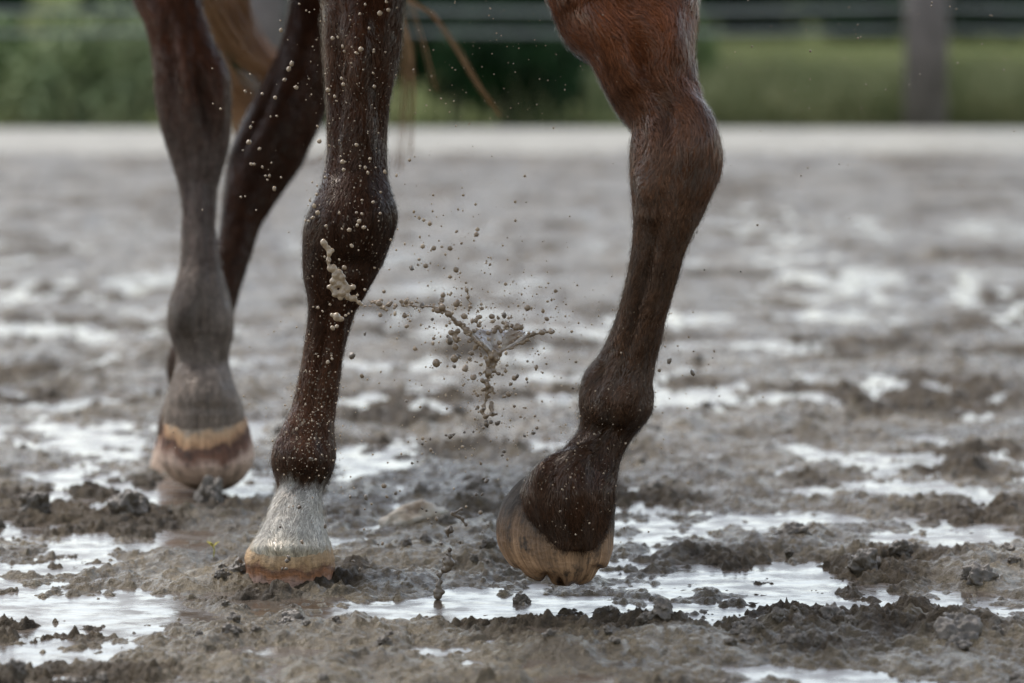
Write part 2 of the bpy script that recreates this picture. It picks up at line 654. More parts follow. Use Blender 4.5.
Yb = 23.2
dark = bush_proto("low dark green bush between the horse's front legs, left one", LEAF_D, .62, .45, .95, 3600, .05, 21, ((455 - 512) / FPX * Yb, Yb, 0))
for px, Yq, sc, rz, lab in [(545, 23.8, 1.0, 1.3, "low dark green bush just left of the raised foreleg, beyond the fence"),
                            (140, 23.6, .45, 2.6, "dark green bush directly left of the near hind leg, beyond the fence"),
                            (500, 22.7, .62, 0.4, "smallest dark green bush, directly above the splash between the forelegs"),
                            (345, 23.6, .9, 4.0, "dark green bush hidden behind the planted foreleg, beyond the fence"),
                            (235, 24.6, .95, 5.1, "dark green bush seen behind the tail hair, beyond the fence")]:
    c = copy_tree(dark)
    c.location = ((px - 512) / FPX * Yq, Yq, 0)
    c.scale = (sc, sc, sc)
    c.rotation_euler.z = rz
    c["label"] = lab
pale = bush_proto("pale green bush left of the horse, beyond the fence", LEAF_P, .62, .4, .72, 2600, .05, 31, ((85 - 512) / FPX * 22.9, 22.9, 0))
c = copy_tree(pale)
c.location = ((590 - 512) / FPX * 25.0, 25.0, 0.02)
c.scale = (.42, .42, .62)
c.rotation_euler.z = 2
c["label"] = "small pale green bush just left of the raised foreleg's forearm"
mid = bush_proto("mid green bush at the left edge of the view, beyond the fence", LEAF_M, .55, .4, .66, 2600, .05, 41, ((15 - 512) / FPX * 23.3, 23.3, 0))
c = copy_tree(mid)
c.location = ((640 - 512) / FPX * 26.0, 26.0, 0)
c.rotation_euler.z = 1.1
c["label"] = "mid green bush behind the raised foreleg, beyond the fence"

# far hedge of dark trees
tree = empty("tree", (-8.0, 56, 0))
tag(tree, "far dark green tree of the row that closes the meadow", "tree", "dark trees at the end of the meadow")
leaf_cloud("crown", 9000, 1.75, 1.5, 2.5, .15, LEAF_D, 51, tree)
stems("trunk", 5, 1.2, 2.2, BARK, 52, tree, .07)
for i in range(13):
    if i == 4: continue
    c = copy_tree(tree)
    c.location = (-16.0 + i * 2.35 + random.uniform(-.4, .4), 56 + random.uniform(-3, 3), 0)
    c.rotation_euler.z = random.uniform(0, 6)
    s = random.uniform(.85, 1.12)
    c.scale = (s, s, s)

# tall grass: one mass nobody could count
V, F = [], []
r = np.random.default_rng(8)
for i in range(26000):
    Yg = 21.9 + 9.0 * r.uniform() ** 1.7
    x = r.uniform(-.16, .17) * Yg
    if x / Yg * FPX + 512 < 640:
        if r.uniform() < .93: continue
    hh = r.uniform(.16, .40) * (1.0 + .3 * math.sin(x * 3) * math.sin(Yg * 2))
    a = r.uniform(0, math.pi)
    dx, dy = math.cos(a) * .006, math.sin(a) * .006
    lx, ly = r.normal() * .09, r.normal() * .09
    k0 = len(V)
    V += [(x - dx, Yg - dy, .03), (x + dx, Yg + dy, .03), (x + dx * .8 + lx * .35, Yg + dy * .8 + ly * .35, hh * .6),
          (x - dx * .8 + lx * .35, Yg - dy * .8 + ly * .35, hh * .6), (x + lx, Yg + ly, hh)]
    F += [(k0, k0 + 1, k0 + 2, k0 + 3), (k0 + 3, k0 + 2, k0 + 4)]
g = link("tall_grass", mesh("tall_grass", V, F), GRASS, smooth=False)
tag(g, "tall pale green grass growing beyond the fence", "grass", kind="stuff")

# ------------------------------------------------------------------ the horse
# stations: left x, left y, right x, right y (as seen), distance, depth / width
LEG_A = [  # raised left foreleg
    (455, -230, 705, -230, 6.00, .80), (490, -120, 702, -120, 5.92, .85), (526, -50, 699, -48, 5.86, .90), (548, 0, 696.6, 0, 5.83, .92), (556, 20, 698, 20, 5.82, .92),
    (570, 40, 695, 43, 5.80, .93), (588, 58, 696, 64, 5.79, .95), (600, 80, 699.5, 88, 5.78, .96), (611, 100, 706, 110, 5.77, .98), (623, 113, 713.5, 124, 5.76, 1.0),
    (631.5, 128, 719, 138, 5.75, 1.0), (630, 145, 722, 155, 5.745, 1.0), (629.5, 166, 719.5, 178, 5.745, 1.0), (630.5, 189, 711.5, 198, 5.75, 1.02),
    (632, 206, 703.5, 215, 5.755, 1.05), (633, 226, 693.5, 232, 5.765, 1.08), (631.5, 247, 684.5, 252, 5.775, 1.1), (628, 270, 677.5, 275, 5.785, 1.12),
    (622, 296, 671, 301, 5.80, 1.12), (614.5, 320, 664, 327, 5.81, 1.12), (605, 344, 658.5, 349, 5.82, 1.12), (594.5, 361, 655, 369, 5.825, 1.12),
    (584, 374, 653.3, 386, 5.83, 1.12), (579.5, 388, 653, 402, 5.835, 1.12), (578.5, 404, 651, 414, 5.835, 1.1), (580, 418, 645, 424, 5.835, 1.06),
    (577, 431, 636, 434, 5.835, 1.02), (568, 443, 629, 445, 5.832, 1.0), (556, 454, 623, 456, 5.828, .98), (541, 463, 619.5, 468, 5.822, .94),
    (528, 476, 617, 481, 5.815, .88), (522, 491, 615.5, 496, 5.808, .83), (523, 507, 614, 511, 5.804, .80), (529, 521, 611, 524, 5.803, .77),
    (541, 535, 603, 537, 5.806, .72), (556, 546, 592, 547, 5.814, .58)]
LEG_B = [  # planted right foreleg
    (285, -230, 455, -230, 6.30, .9), (300, -120, 435, -120, 6.26, .95), (314, -40, 414, -40, 6.22, 1.0), (321, 0, 406, 0, 6.20, 1.02), (322, 33, 402.5, 30, 6.19, 1.05),
    (324, 66, 397.5, 64, 6.18, 1.08), (326, 100, 390, 104, 6.17, 1.1), (326.8, 133, 386.5, 133, 6.16, 1.1), (326.5, 156, 387, 158, 6.155, 1.08),
    (322.5, 179, 389, 181, 6.15, 1.05), (315, 199, 393.5, 199, 6.14, 1.0), (307, 214, 397, 213, 6.135, 1.0), (303, 230, 395.5, 227, 6.135, 1.0),
    (302, 252, 387.5, 252, 6.14, 1.0), (303, 276, 376, 277, 6.145, 1.02), (307, 296, 363.5, 299, 6.15, 1.08), (308, 312, 355, 313, 6.155, 1.15),
    (305, 338, 348, 335, 6.16, 1.2), (301, 364, 343, 359, 6.16, 1.2), (296, 388, 339.5, 385, 6.16, 1.2), (291, 408, 336.5, 406, 6.16, 1.18),
    (285, 422, 334.5, 422, 6.155, 1.15), (280, 432, 335, 434, 6.15, 1.12), (274, 443, 336.3, 446, 6.148, 1.1), (271, 458, 336, 457, 6.145, 1.1),
    (272.2, 470, 334, 470, 6.145, 1.08), (276, 484, 328.5, 481, 6.14, 1.05), (276, 496, 322.5, 493, 6.135, 1.08), (270.5, 510, 321.8, 506, 6.125, 1.12),
    (264.5, 524, 324, 524, 6.115, 1.12), (256, 540, 328.5, 540, 6.105, 1.1), (248.5, 551, 331.5, 551, 6.10, 1.08), (252, 560, 330, 560, 6.10, 1.0), (262, 566, 322, 566, 6.10, .9)]
LEG_C = [  # near hind leg
    (20, -260, 290, -260, 7.75, .8), (75, -140, 240, -150, 7.62, .85), (115, -50, 212, -60, 7.50, .95), (133, 0, 202, 0, 7.44, 1.0), (143, 22, 206, 20, 7.42, 1.05), (150, 46, 216, 45, 7.41, 1.08),
    (153, 72, 229, 72, 7.40, 1.08), (155, 97, 231.5, 98, 7.39, 1.05), (159, 122, 231.5, 124, 7.38, 1.0), (165.5, 145, 228.5, 148, 7.37, 1.0),
    (172.5, 166, 223, 168, 7.36, 1.0), (178.5, 187, 218, 188, 7.35, 1.02), (181.5, 210, 216, 210, 7.33, 1.05), (181, 235, 216.8, 235, 7.31, 1.08),
    (180.5, 256, 219, 256, 7.29, 1.08), (178, 273, 221.5, 273, 7.28, 1.08), (173.5, 288, 226.5, 288, 7.27, 1.05), (168.5, 303, 231.5, 304, 7.265, 1.02),
    (167, 318, 234, 318, 7.26, 1.0), (168.8, 333, 233.6, 334, 7.26, 1.0), (173, 346, 230.5, 346, 7.255, 1.0), (176, 358, 229, 358, 7.25, 1.0), (174.5, 372, 230.2, 372, 7.24, 1.0),
    (169, 389, 236, 389, 7.225, .98), (165, 406, 242.3, 406, 7.21, .96), (162.8, 420, 245, 420, 7.20, .95), (163.5, 432, 245, 432, 7.20, .92), (172, 442, 238, 442, 7.2, .86)]
LEG_D = [  # far hind leg
    (262, -260, 450, -260, 8.0, .8), (285, -130, 385, -130, 7.95, .9), (292, -40, 356, -40, 7.9, 1.0), (290, 0, 348, 0, 7.88, 1.0), (281, 43, 342, 43, 7.86, 1.0), (269, 70, 335, 78, 7.85, 1.0),
    (255.5, 96, 327, 108, 7.84, 1.0), (240.5, 126, 315, 138, 7.82, .95), (229, 153, 301, 166, 7.8, .92), (224.5, 180, 284.5, 190, 7.78, .92), (222, 204, 272.5, 206, 7.76, .95),
    (219.5, 228, 260.5, 228, 7.74, 1.0), (214, 255, 251.5, 254, 7.71, 1.05), (205, 283, 242.5, 284, 7.68, 1.05), (194, 312, 234, 314, 7.65, 1.05),
    (180, 334, 228, 336, 7.63, 1.05), (169, 352, 222, 356, 7.61, 1.0), (166, 368, 216, 374, 7.6, 1.0), (168, 386, 212, 392, 7.59, 1.0),
    (164, 404, 214, 408, 7.57, 1.0), (158, 424, 220, 426, 7.55, .95), (157, 438, 222, 440, 7.55, .9), (164, 450, 214, 450, 7.55, .8)]


def catmull(arr, sub):
    a = np.array(arr, dtype=float)
    a = np.vstack([2 * a[0] - a[1], a, 2 * a[-1] - a[-2]])
    out = []
    for i in range(1, len(a) - 2):
        p0, p1, p2, p3 = a[i - 1], a[i], a[i + 1], a[i + 2]
        n = max(1, int(np.hypot(*(p2[:2] - p1[:2])) / sub))
        for j in range(n):
            t = j / n
            out.append(.5 * ((2 * p1) + (-p0 + p2) * t + (2 * p0 - 5 * p1 + 4 * p2 - p3) * t * t + (-p0 + 3 * p1 - 3 * p2 + p3) * t ** 3))
    out.append(a[-2])
    return out


RINGS = []      # (centre, across, deep, tangent, arc length, leg, py)


def loft_rings(stations, leg, seg=40, sub=4):
    rs = []
    st = catmull(stations, sub)
    cs = []
    for s in st:
        L = P(s[0], s[1], s[4]); Rr = P(s[2], s[3], s[4])
        cs.append(((L + Rr) / 2, (Rr - L) / 2, s[5], (s[1] + s[3]) / 2))
    arc = 0.0
    V, F = [], []
    for i, (c, ax, k, py) in enumerate(cs):
        if i: arc += (c - cs[i - 1][0]).length
        tg = (cs[min(i + 1, len(cs) - 1)][0] - cs[max(i - 1, 0)][0]).normalized()
        hw = ax.length
        acr = ax.normalized()
        dp = acr.cross(tg)
        if dp.length < .1: dp = Vector((0, 1, 0))
        dp.normalize()
        if dp.y < 0: dp = -dp
        RINGS.append((c, acr, dp, tg, arc, leg, py))
        for q in range(seg):
            f = 2 * math.pi * q / seg
            V.append(c + acr * (math.cos(f) * hw) + dp * (math.sin(f) * hw * k))
    n = len(cs)
    for i in range(n - 1):
        for q in range(seg):
            F.append((i * seg + q, i * seg + (q + 1) % seg, (i + 1) * seg + (q + 1) % seg, (i + 1) * seg + q))
    F.append(tuple(range(seg - 1, -1, -1)))
    F.append(tuple(range((n - 1) * seg, n * seg)))
    return V, F


def axis_loft(stations, leg, seg=40):
    """stations: centre, half width, half height, side vector"""
    V, F = [], []
    arc = 0
    for i, (c, hw, hh) in enumerate(stations):
        p0 = stations[max(i - 1, 0)][0]; p1 = stations[min(i + 1, len(stations) - 1)][0]
        tg = (p1 - p0).normalized()
        side = tg.cross(Vector((0, 0, 1)))
        side.normalize()
        up = side.cross(tg).normalized()
        if i: arc += (c - stations[i - 1][0]).length
        RINGS.append((c, side, up, tg, arc, leg, -300))
        for q in range(seg):
            f = 2 * math.pi * q / seg
            V.append(c + side * (math.cos(f) * hw) + up * (math.sin(f) * hh))
    n = len(stations)
    for i in range(n - 1):
        for q in range(seg):
            F.append((i * seg + q, i * seg + (q + 1) % seg, (i + 1) * seg + (q + 1) % seg, (i + 1) * seg + q))
    F.append(tuple(range(seg - 1, -1, -1)))
    F.append(tuple(range((n - 1) * seg, n * seg)))
    return V, F


def dense(st, m=6):
    arr = np.array([[*c, a, b] for c, a, b in st])
    out = []
    a = np.vstack([2 * arr[0] - arr[1], arr, 2 * arr[-1] - arr[-2]])
    for i in range(1, len(a) - 2):
        for j in range(m):
            t = j / m
            p0, p1, p2, p3 = a[i - 1], a[i], a[i + 1], a[i + 2]
            v = .5 * ((2 * p1) + (-p0 + p2) * t + (2 * p0 - 5 * p1 + 4 * p2 - p3) * t * t + (-p0 + 3 * p1 - 3 * p2 + p3) * t ** 3)
            out.append((Vector(v[:3]), v[3], v[4]))
    out.append(st[-1])
    return out


allV, allF = [], []


def add(VF):
    V, F = VF
    k0 = len(allV)
    allV.extend(V)
    allF.extend([tuple(i + k0 for i in f) for f in F])


for i, L in enumerate((LEG_A, LEG_B, LEG_C, LEG_D)):
    add(loft_rings(L, i))
HD = Vector((0.295, -0.955, 0))        # the way the horse faces
ctr = Vector((-0.02, 6.10, 0))
hind = Vector((-0.50, 7.75, 0))


def T(s, z):        # s: metres forward of the forelegs along the body
    return ctr + HD * s + Vector((0, 0, z))


body_st = dense([(T(-2.02, 1.28), .05, .06), (T(-1.93, 1.26), .20, .22), (T(-1.70, 1.25), .29, .31), (T(-1.35, 1.24), .30, .30), (T(-.9, 1.22), .31, .30),
                 (T(-.45, 1.20), .30, .31), (T(-.1, 1.19), .27, .32), (T(.15, 1.18), .23, .30), (T(.33, 1.20), .15, .22), (T(.40, 1.22), .05, .08)])
add(axis_loft(body_st, 4))
neck_st = dense([(T(-.05, 1.30), .15, .26), (T(.22, 1.50), .11, .21), (T(.46, 1.72), .085, .155), (T(.62, 1.88), .075, .12), (T(.70, 1.94), .05, .08)])
add(axis_loft(neck_st, 4))
head_st = dense([(T(.60, 1.96), .06, .08), (T(.70, 1.88), .095, .135), (T(.86, 1.74), .085, .11), (T(1.02, 1.58), .065, .08), (T(1.12, 1.48), .06, .07), (T(1.16, 1.44), .03, .035)])
add(axis_loft(head_st, 4))

hb = bpy.data.objects.new("tmp", mesh("tmp", allV, allF))
COL.objects.link(hb)
md = hb.modifiers.new("r", 'REMESH')
md.mode = 'VOXEL'
md.voxel_size = 0.0042
md.adaptivity = 0.0
sm = hb.modifiers.new("s", 'SMOOTH')
sm.factor = .5
sm.iterations = 3
dg = bpy.context.evaluated_depsgraph_get()
bme = bpy.data.meshes.new_from_object(hb.evaluated_get(dg))
bpy.data.objects.remove(hb)
bme.name = "body"

# where every vertex lies on its limb
kd = KDTree(len(RINGS))
for i, rg in enumerate(RINGS):
    kd.insert(rg[0], i)
kd.balance()
RA = np.array([[*rg[0], *rg[1], *rg[2], *rg[3], rg[4], rg[5], rg[6]] for rg in RINGS])
V = np_get(bme).astype(np.float64)
ni = np.array([kd.find(v)[1] for v in V])
rr = RA[ni]
off = V - rr[:, 0:3]
fx = (off * rr[:, 3:6]).sum(1)
fy = (off * rr[:, 6:9]).sum(1)
ft = (off * rr[:, 9:12]).sum(1)
legid = rr[:, 13].astype(int)
PX, PY = project(V)

# relief: tendons, bones, joints
bme.calc_loop_triangles()
NN = np.empty(len(V) * 3, dtype=np.float32)
bme.vertices.foreach_get("normal", NN)
NN = NN.reshape(-1, 3).astype(np.float64)
front = np.clip(-NN[:, 1] * 1.4, 0, 1)
RELIEF = [  # leg, px, py, sx, sy, angle(deg), metres
    (0, 690, 150, 16, 26, 10, .006), (0, 652, 190, 14, 20, 0, .006), (0, 640, 135, 9, 30, 0, -.005), (0, 668, 118, 8, 30, 5, -.005),
    (0, 648, 215, 20, 8, 0, .004), (0, 640, 60, 9, 55, -18, -.008), (0, 610, 40, 16, 45, -25, .006), (0, 665, 40, 18, 50, 0, .006), (0, 678, 300, 5, 70, 9, .003),
    (0, 655, 290, 5, 80, 12, .005), (0, 640, 300, 4, 80, 14, -.005), (0, 620, 405, 16, 14, 0, .006), (0, 598, 378, 8, 16, 20, -.004), (0, 635, 385, 7, 20, 10, .004),
    (0, 600, 455, 9, 30, 15, -.006), (0, 575, 490, 20, 28, 20, .006), (0, 575, 545, 34, 6, 0, .004), (0, 545, 470, 9, 14, 20, .006), (0, 612, 430, 20, 5, 0, -.004),
    (1, 360, 60, 8, 70, 0, .006), (1, 338, 80, 6, 70, 0, -.006), (1, 378, 90, 6, 60, -3, -.004), (1, 345, 225, 18, 24, 0, .006), (1, 372, 215, 12, 24, 0, .004), (1, 350, 265, 24, 8, 0, -.004),
    (1, 338, 340, 5, 60, 8, .004), (1, 323, 345, 4, 60, 8, -.004), (1, 305, 455, 16, 14, 0, .005), (1, 303, 483, 20, 5, 0, -.004), (1, 300, 515, 12, 22, 8, .004),
    (1, 290, 548, 40, 5, 0, .004), (1, 320, 440, 6, 14, 0, -.003),
    (2, 190, 90, 7, 50, -8, .007), (2, 203, 95, 6, 45, -12, -.010), (2, 218, 95, 8, 34, 0, .007), (2, 172, 60, 7, 40, -5, -.006), (2, 198, 225, 5, 60, 0, .004), (2, 209, 225, 3, 60, 0, -.004),
    (2, 205, 320, 12, 16, 0, -.004), (2, 188, 318, 12, 18, 0, .007), (2, 222, 322, 9, 18, 0, .008), (2, 209, 345, 5, 28, -8, -.008), (2, 219, 350, 5, 18, 0, .006), (2, 203, 395, 22, 16, 0, .006),
    (2, 205, 362, 26, 6, 0, -.005), (2, 214, 372, 4, 26, -14, .004), (2, 208, 340, 4, 40, -6, .004), (2, 196, 350, 4, 30, 6, -.003), (2, 205, 408, 30, 4, 0, -.003), (2, 200, 285, 10, 14, 0, .003),
    (3, 275, 120, 8, 50, 25, .004), (3, 262, 110, 5, 50, 25, -.005)]
for (lg, cx, cy, sx, sy, an, am) in RELIEF:
    ca, sa = math.cos(R(an)), math.sin(R(an))
    dx, dy = PX - cx, PY - cy
    a = (dx * ca + dy * sa) / sx
    b = (-dx * sa + dy * ca) / sy
    wgt = np.exp(-(a * a + b * b)) * front * (legid == lg)
    V += NN * (wgt * am * 2.0)[:, None]
# matted hair: small clumps running down the limb
qa = np.arctan2(fy, fx) * 0.045
cl = fbm(qa * 95 + legid * 31.7, (rr[:, 12] + ft) * 28, 3, 11) * .0011 + fbm(qa * 32 + 5 + legid * 13.1, (rr[:, 12] + ft) * 14, 2, 12) * .0016
seam = ss(-.1, .35, fx / (np.hypot(fx, fy) + 1e-6) + 1.0)
V += NN * (cl * seam * (legid < 4))[:, None]
np_set(bme, V)

# coat colours (the animal's own markings and its film of mud)
COATS = {
    0: [(-300, .120, .046, .020), (20, .112, .043, .020), (80, .098, .042, .022), (120, .090, .044, .026), (165, .098, .054, .035), (215, .090, .056, .040), (260, .066, .045, .034), (330, .060, .036, .024), (390, .055, .035, .025), (430, .034, .020, .013), (480, .038, .021, .014), (560, .050, .031, .021)],
    1: [(-300, .05, .022, .012), (0, .045, .021, .012), (120, .036, .018, .011), (250, .024, .014, .010), (340, .038, .020, .013), (420, .058, .030, .019), (465, .036, .021, .015), (479, .05, .035, .027), (492, .30, .275, .235), (530, .36, .335, .29), (545, .40, .36, .29), (570, .42, .33, .2)],
    2: [(-300, .06, .024, .012), (40, .058, .024, .013), (90, .052, .027, .018), (130, .060, .041, .033), (165, .080, .064, .056), (225, .084, .067, .058), (262, .10, .082, .07), (280, .135, .118, .102), (340, .145, .128, .110), (390, .19, .168, .142), (425, .20, .175, .145), (450, .2, .17, .14)],
    3: [(-300, .04, .017, .009), (60, .030, .014, .008), (140, .022, .011, .007), (300, .028, .016, .011), (390, .05, .04, .034), (450, .08, .06, .05)],
    4: [(-300, .11, .04, .017), (600, .11, .04, .017)]}
WARMS = {0: (1.05, .86, .68), 1: (1.12, .87, .66), 2: (1.05, .92, .84), 3: (1.05, .78, .58), 4: (1, .78, .62)}
col = np.ones((len(V), 4), dtype=np.float32)
wob = fbm(qa * 60 + 3, (rr[:, 12] + ft) * 12, 3, 15)
pyw = PY + wob * 12
for lg, stp in COATS.items():
    s = np.array(stp)
    mk = legid == lg
    WARM = WARMS[lg]
    for ch in range(3):
        col[mk, ch] = np.interp(pyw[mk], s[:, 0], s[:, ch + 1] * np.where(s[:, 1] > .25, (1.22, 1.2, 1.17)[ch], WARM[ch]))
# darker outer side of the near hind fetlock, chestnut rims on the far hind
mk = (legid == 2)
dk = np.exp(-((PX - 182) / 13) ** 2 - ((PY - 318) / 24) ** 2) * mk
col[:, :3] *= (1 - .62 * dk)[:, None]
speck = np.zeros(len(V), dtype=np.float32)
film = np.zeros(len(V), dtype=np.float32)
s0 = np.interp(PY, [60, 200, 380, 440, 550], [.05, .55, .55, .95, .55])
s1 = np.interp(PY, [0, 60, 200, 320, 370, 440, 478, 490], [.7, .9, 1.0, 1.0, 1.25, 1.35, .8, .25])
s2 = np.interp(PY, [60, 250, 430], [.1, .3, .35])
s3 = np.full(len(V), .3)
f0 = np.interp(PY, [60, 130, 170, 230, 290, 370, 410, 470], [.03, .2, .6, .55, .3, .5, .35, .25])
f1 = np.interp(PY, [0, 200, 300, 480], [.08, .12, .1, .12])
f2 = np.interp(PY, [60, 140, 250, 430], [.1, .4, .6, .6])
for lg, a_, b_ in ((0, s0, f0), (1, s1, f1), (2, s2, f2), (3, s3, f1)):
    mk = legid == lg
    speck[mk] = a_[mk]
    film[mk] = b_[mk]
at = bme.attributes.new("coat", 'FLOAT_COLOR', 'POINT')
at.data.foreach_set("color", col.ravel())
at = bme.attributes.new("flow", 'FLOAT_VECTOR', 'POINT')
fl = np.stack([fx + legid * 1.7, fy, rr[:, 12] + ft], -1).astype(np.float32)
at.data.foreach_set("vector", fl.ravel())
for nm, a_ in (("speck", speck), ("film", film)):
    at = bme.attributes.new(nm, 'FLOAT', 'POINT')
    at.data.foreach_set("value", a_)

horse = empty("horse", (0, 6.6, 0))
tag(horse, "wet chestnut horse trotting through mud, one foreleg raised, seen from the forearms down", "horse")


def under(o, root):
    o.parent = root
    o.matrix_parent_inverse = root.matrix_world.inverted()
    o.matrix_parent_inverse = Matrix.Translation(-Vector(root.location))
    return o


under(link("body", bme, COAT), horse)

# short wet hair lying on the limbs, in pointed clumps
vis = np.where((legid < 4) & (PY > -60) & (np.abs(PX - 450) < 420))[0]
vis = vis[(legid[vis] < 2) | (RNG.uniform(size=len(vis)) < .35)]
vis = vis[~((legid[vis] == 0) & (PY[vis] > 545))]
vis = vis[~((legid[vis] == 2) & (PY[vis] > 424))]
vis = vis[~((legid[vis] == 3) & (PY[vis] > 400))]
vis = vis[~((legid[vis] == 1) & (PY[vis] > 546))]
bme.update()
bme.vertices.foreach_get("normal", NN2 := np.empty(len(V) * 3, dtype=np.float32))
NN2 = NN2.reshape(-1, 3).astype(np.float64)
per = 3
vi = np.repeat(vis, per)
n_h = len(vi)
base_p = V[vi] + RNG.normal(size=(n_h, 3)) * .0022
nrm = NN2[vi]
tg = rr[vi, 9:12]
tg = tg - nrm * (tg * nrm).sum(1)[:, None]
tg /= np.linalg.norm(tg, axis=1)[:, None] + 1e-9
bi = np.cross(nrm, tg)
sw = fbm(qa[vi] * 40 + legid[vi] * 9.1, (rr[vi, 12] + ft[vi]) * 16, 3, 31) * 1.0 + RNG.normal(size=n_h) * .09
ln = np.interp(PY[vi], [-60, 110, 200, 420, 520], [.015, .011, .0075, .007, .011]) * np.where(legid[vi] == 1, .8, 1) * RNG.uniform(.6, 1.25, n_h)
lift = .02 + .11 * np.clip(fbm(qa[vi] * 90 + 7, (rr[vi, 12] + ft[vi]) * 45, 2, 33), -.3, 1) + RNG.uniform(0, .08, n_h)
dr = tg * np.cos(sw)[:, None] + bi * np.sin(sw)[:, None]
wd = np.cross(nrm, dr) * (.00033 * RNG.uniform(.7, 1.4, n_h))[:, None]
p0 = base_p + nrm * .0002
p1 = p0 + dr * (ln * .5)[:, None] + nrm * (ln * lift * .5)[:, None]
p2 = p0 + dr * ln[:, None] + nrm * (ln * lift * .62)[:, None]
HV = np.stack([p0 - wd, p0 + wd, p1 + wd * .8, p1 - wd * .8, p2 + wd * .2, p2 - wd * .2], 1).reshape(-1, 3)
k0 = np.arange(n_h) * 6
HQ = np.concatenate([np.stack([k0, k0 + 1, k0 + 2, k0 + 3], -1), np.stack([k0 + 3, k0 + 2, k0 + 4, k0 + 5], -1)])
hme = big_mesh("coat_hair", HV, HQ)
tone = np.clip(RNG.normal(1.1, .38, n_h), .35, 2.2) * (1 + .5 * np.clip(fbm(qa[vi] * 30 + 3, (rr[vi, 12] + ft[vi]) * 18, 2, 35), -.7, .9))
hc = np.ones((n_h, 4), dtype=np.float32)
hc[:, :3] = col[vi, :3] * tone[:, None]
fmix = (film[vi] * ss(.1, .7, fbm(qa[vi] * 45 + 1, (rr[vi, 12] + ft[vi]) * 20, 3, 36) + .25))[:, None] * .85
hc[:, :3] = hc[:, :3] * (1 - fmix) + np.array([.13, .108, .088]) * fmix
at = hme.attributes.new("coat", 'FLOAT_COLOR', 'POINT')
at.data.foreach_set("color", np.repeat(hc, 6, axis=0).ravel())
hm = M("wet coat hair")
hm.set(Base_Color=hm.attr("coat").outputs["Color"], Roughness=0.26, Specular_IOR_Level=0.28, Specular_Tint=(1.0, 0.8, 0.64))
under(link("coat_hair", hme, hm.m), horse)


def hoof(stations, mat, label, notch=None, sag=0.0, seg=64):
    st = catmull(stations, 2.0)
    V, F, tv, av = [], [], [], []
    n = len(st)
    arc = 0
    pc = None
    for i, s in enumerate(st):
        L = P(s[0], s[1], s[4]); Rr = P(s[2], s[3], s[4])
        c = (L + Rr) / 2; ax = (Rr - L) / 2
        hw = ax.length
        if pc is not None: arc += (c - pc).length
        pc = c
        acr = ax.normalized()
        dp = Vector((0, 1, 0)) - acr * acr.y
        dp.normalize()
        for q in range(seg):
            f = 2 * math.pi * q / seg
            e = 0.9
            cx = math.copysign(abs(math.cos(f)) ** e, math.cos(f)); sy = math.copysign(abs(math.sin(f)) ** e, math.sin(f))
            V.append(c + acr * (cx * hw) + dp * (sy * hw * s[5]))
            tv.append(i / (n - 1))
            av.append((math.cos(f), math.sin(f), i / (n - 1) * 1.5))
    for i in range(n - 1):
        for q in range(seg):
            F.append((i * seg + q, i * seg + (q + 1) % seg, (i + 1) * seg + (q + 1) % seg, (i + 1) * seg + q))
    F.append(tuple(range(seg - 1, -1, -1)))
    F.append(tuple(range((n - 1) * seg, n * seg)))
    me = mesh("hoof", V, F)
    a = np_get(me).astype(np.float64)
    px, py = project(a)
    # slight ridges and chips
    rid = fbm(np.array([v[0] for v in av]) * 6, np.array([v[1] for v in av]) * 6 + np.array(tv) * .7, 3, 20)
    tq = np.array(tv); fq = np.array([-v[1] for v in av])
    a[:, 2] -= sag * fq * (1 - tq) ** .7
    c0 = a.mean(0)
    d = a - c0
    d[:, 2] = 0
    d /= np.linalg.norm(d, axis=1)[:, None] + 1e-9
    a += d * (rid * .0026)[:, None]
    a += d * (np.sin(np.array(tv) * 46) * .0003)[:, None]
    chip = fbm(np.array([v[0] for v in av]) * 7 + 3, np.array([v[1] for v in av]) * 7, 3, 23)
    a[:, 2] += np.clip(chip - .05, 0, 1) * .024 * (tq > .72) * ss(.72, .95, tq)
    if notch:
        for (nx, ny, sx, sy, am) in notch:
            wgt = np.exp(-((px - nx) / sx) ** 2 - ((py - ny) / sy) ** 2)
            a[:, 2] += wgt * am
            a[:, 1] += wgt * am * .8
    np_set(me, a)
    at = me.attributes.new("t", 'FLOAT', 'POINT'); at.data.foreach_set("value", np.array(tv, dtype=np.float32))
    at = me.attributes.new("ang", 'FLOAT_VECTOR', 'POINT'); at.data.foreach_set("vector", np.array(av, dtype=np.float32).ravel())
    o = link("hoof", me, mat)
    o["label"] = label
    return under(o, horse)


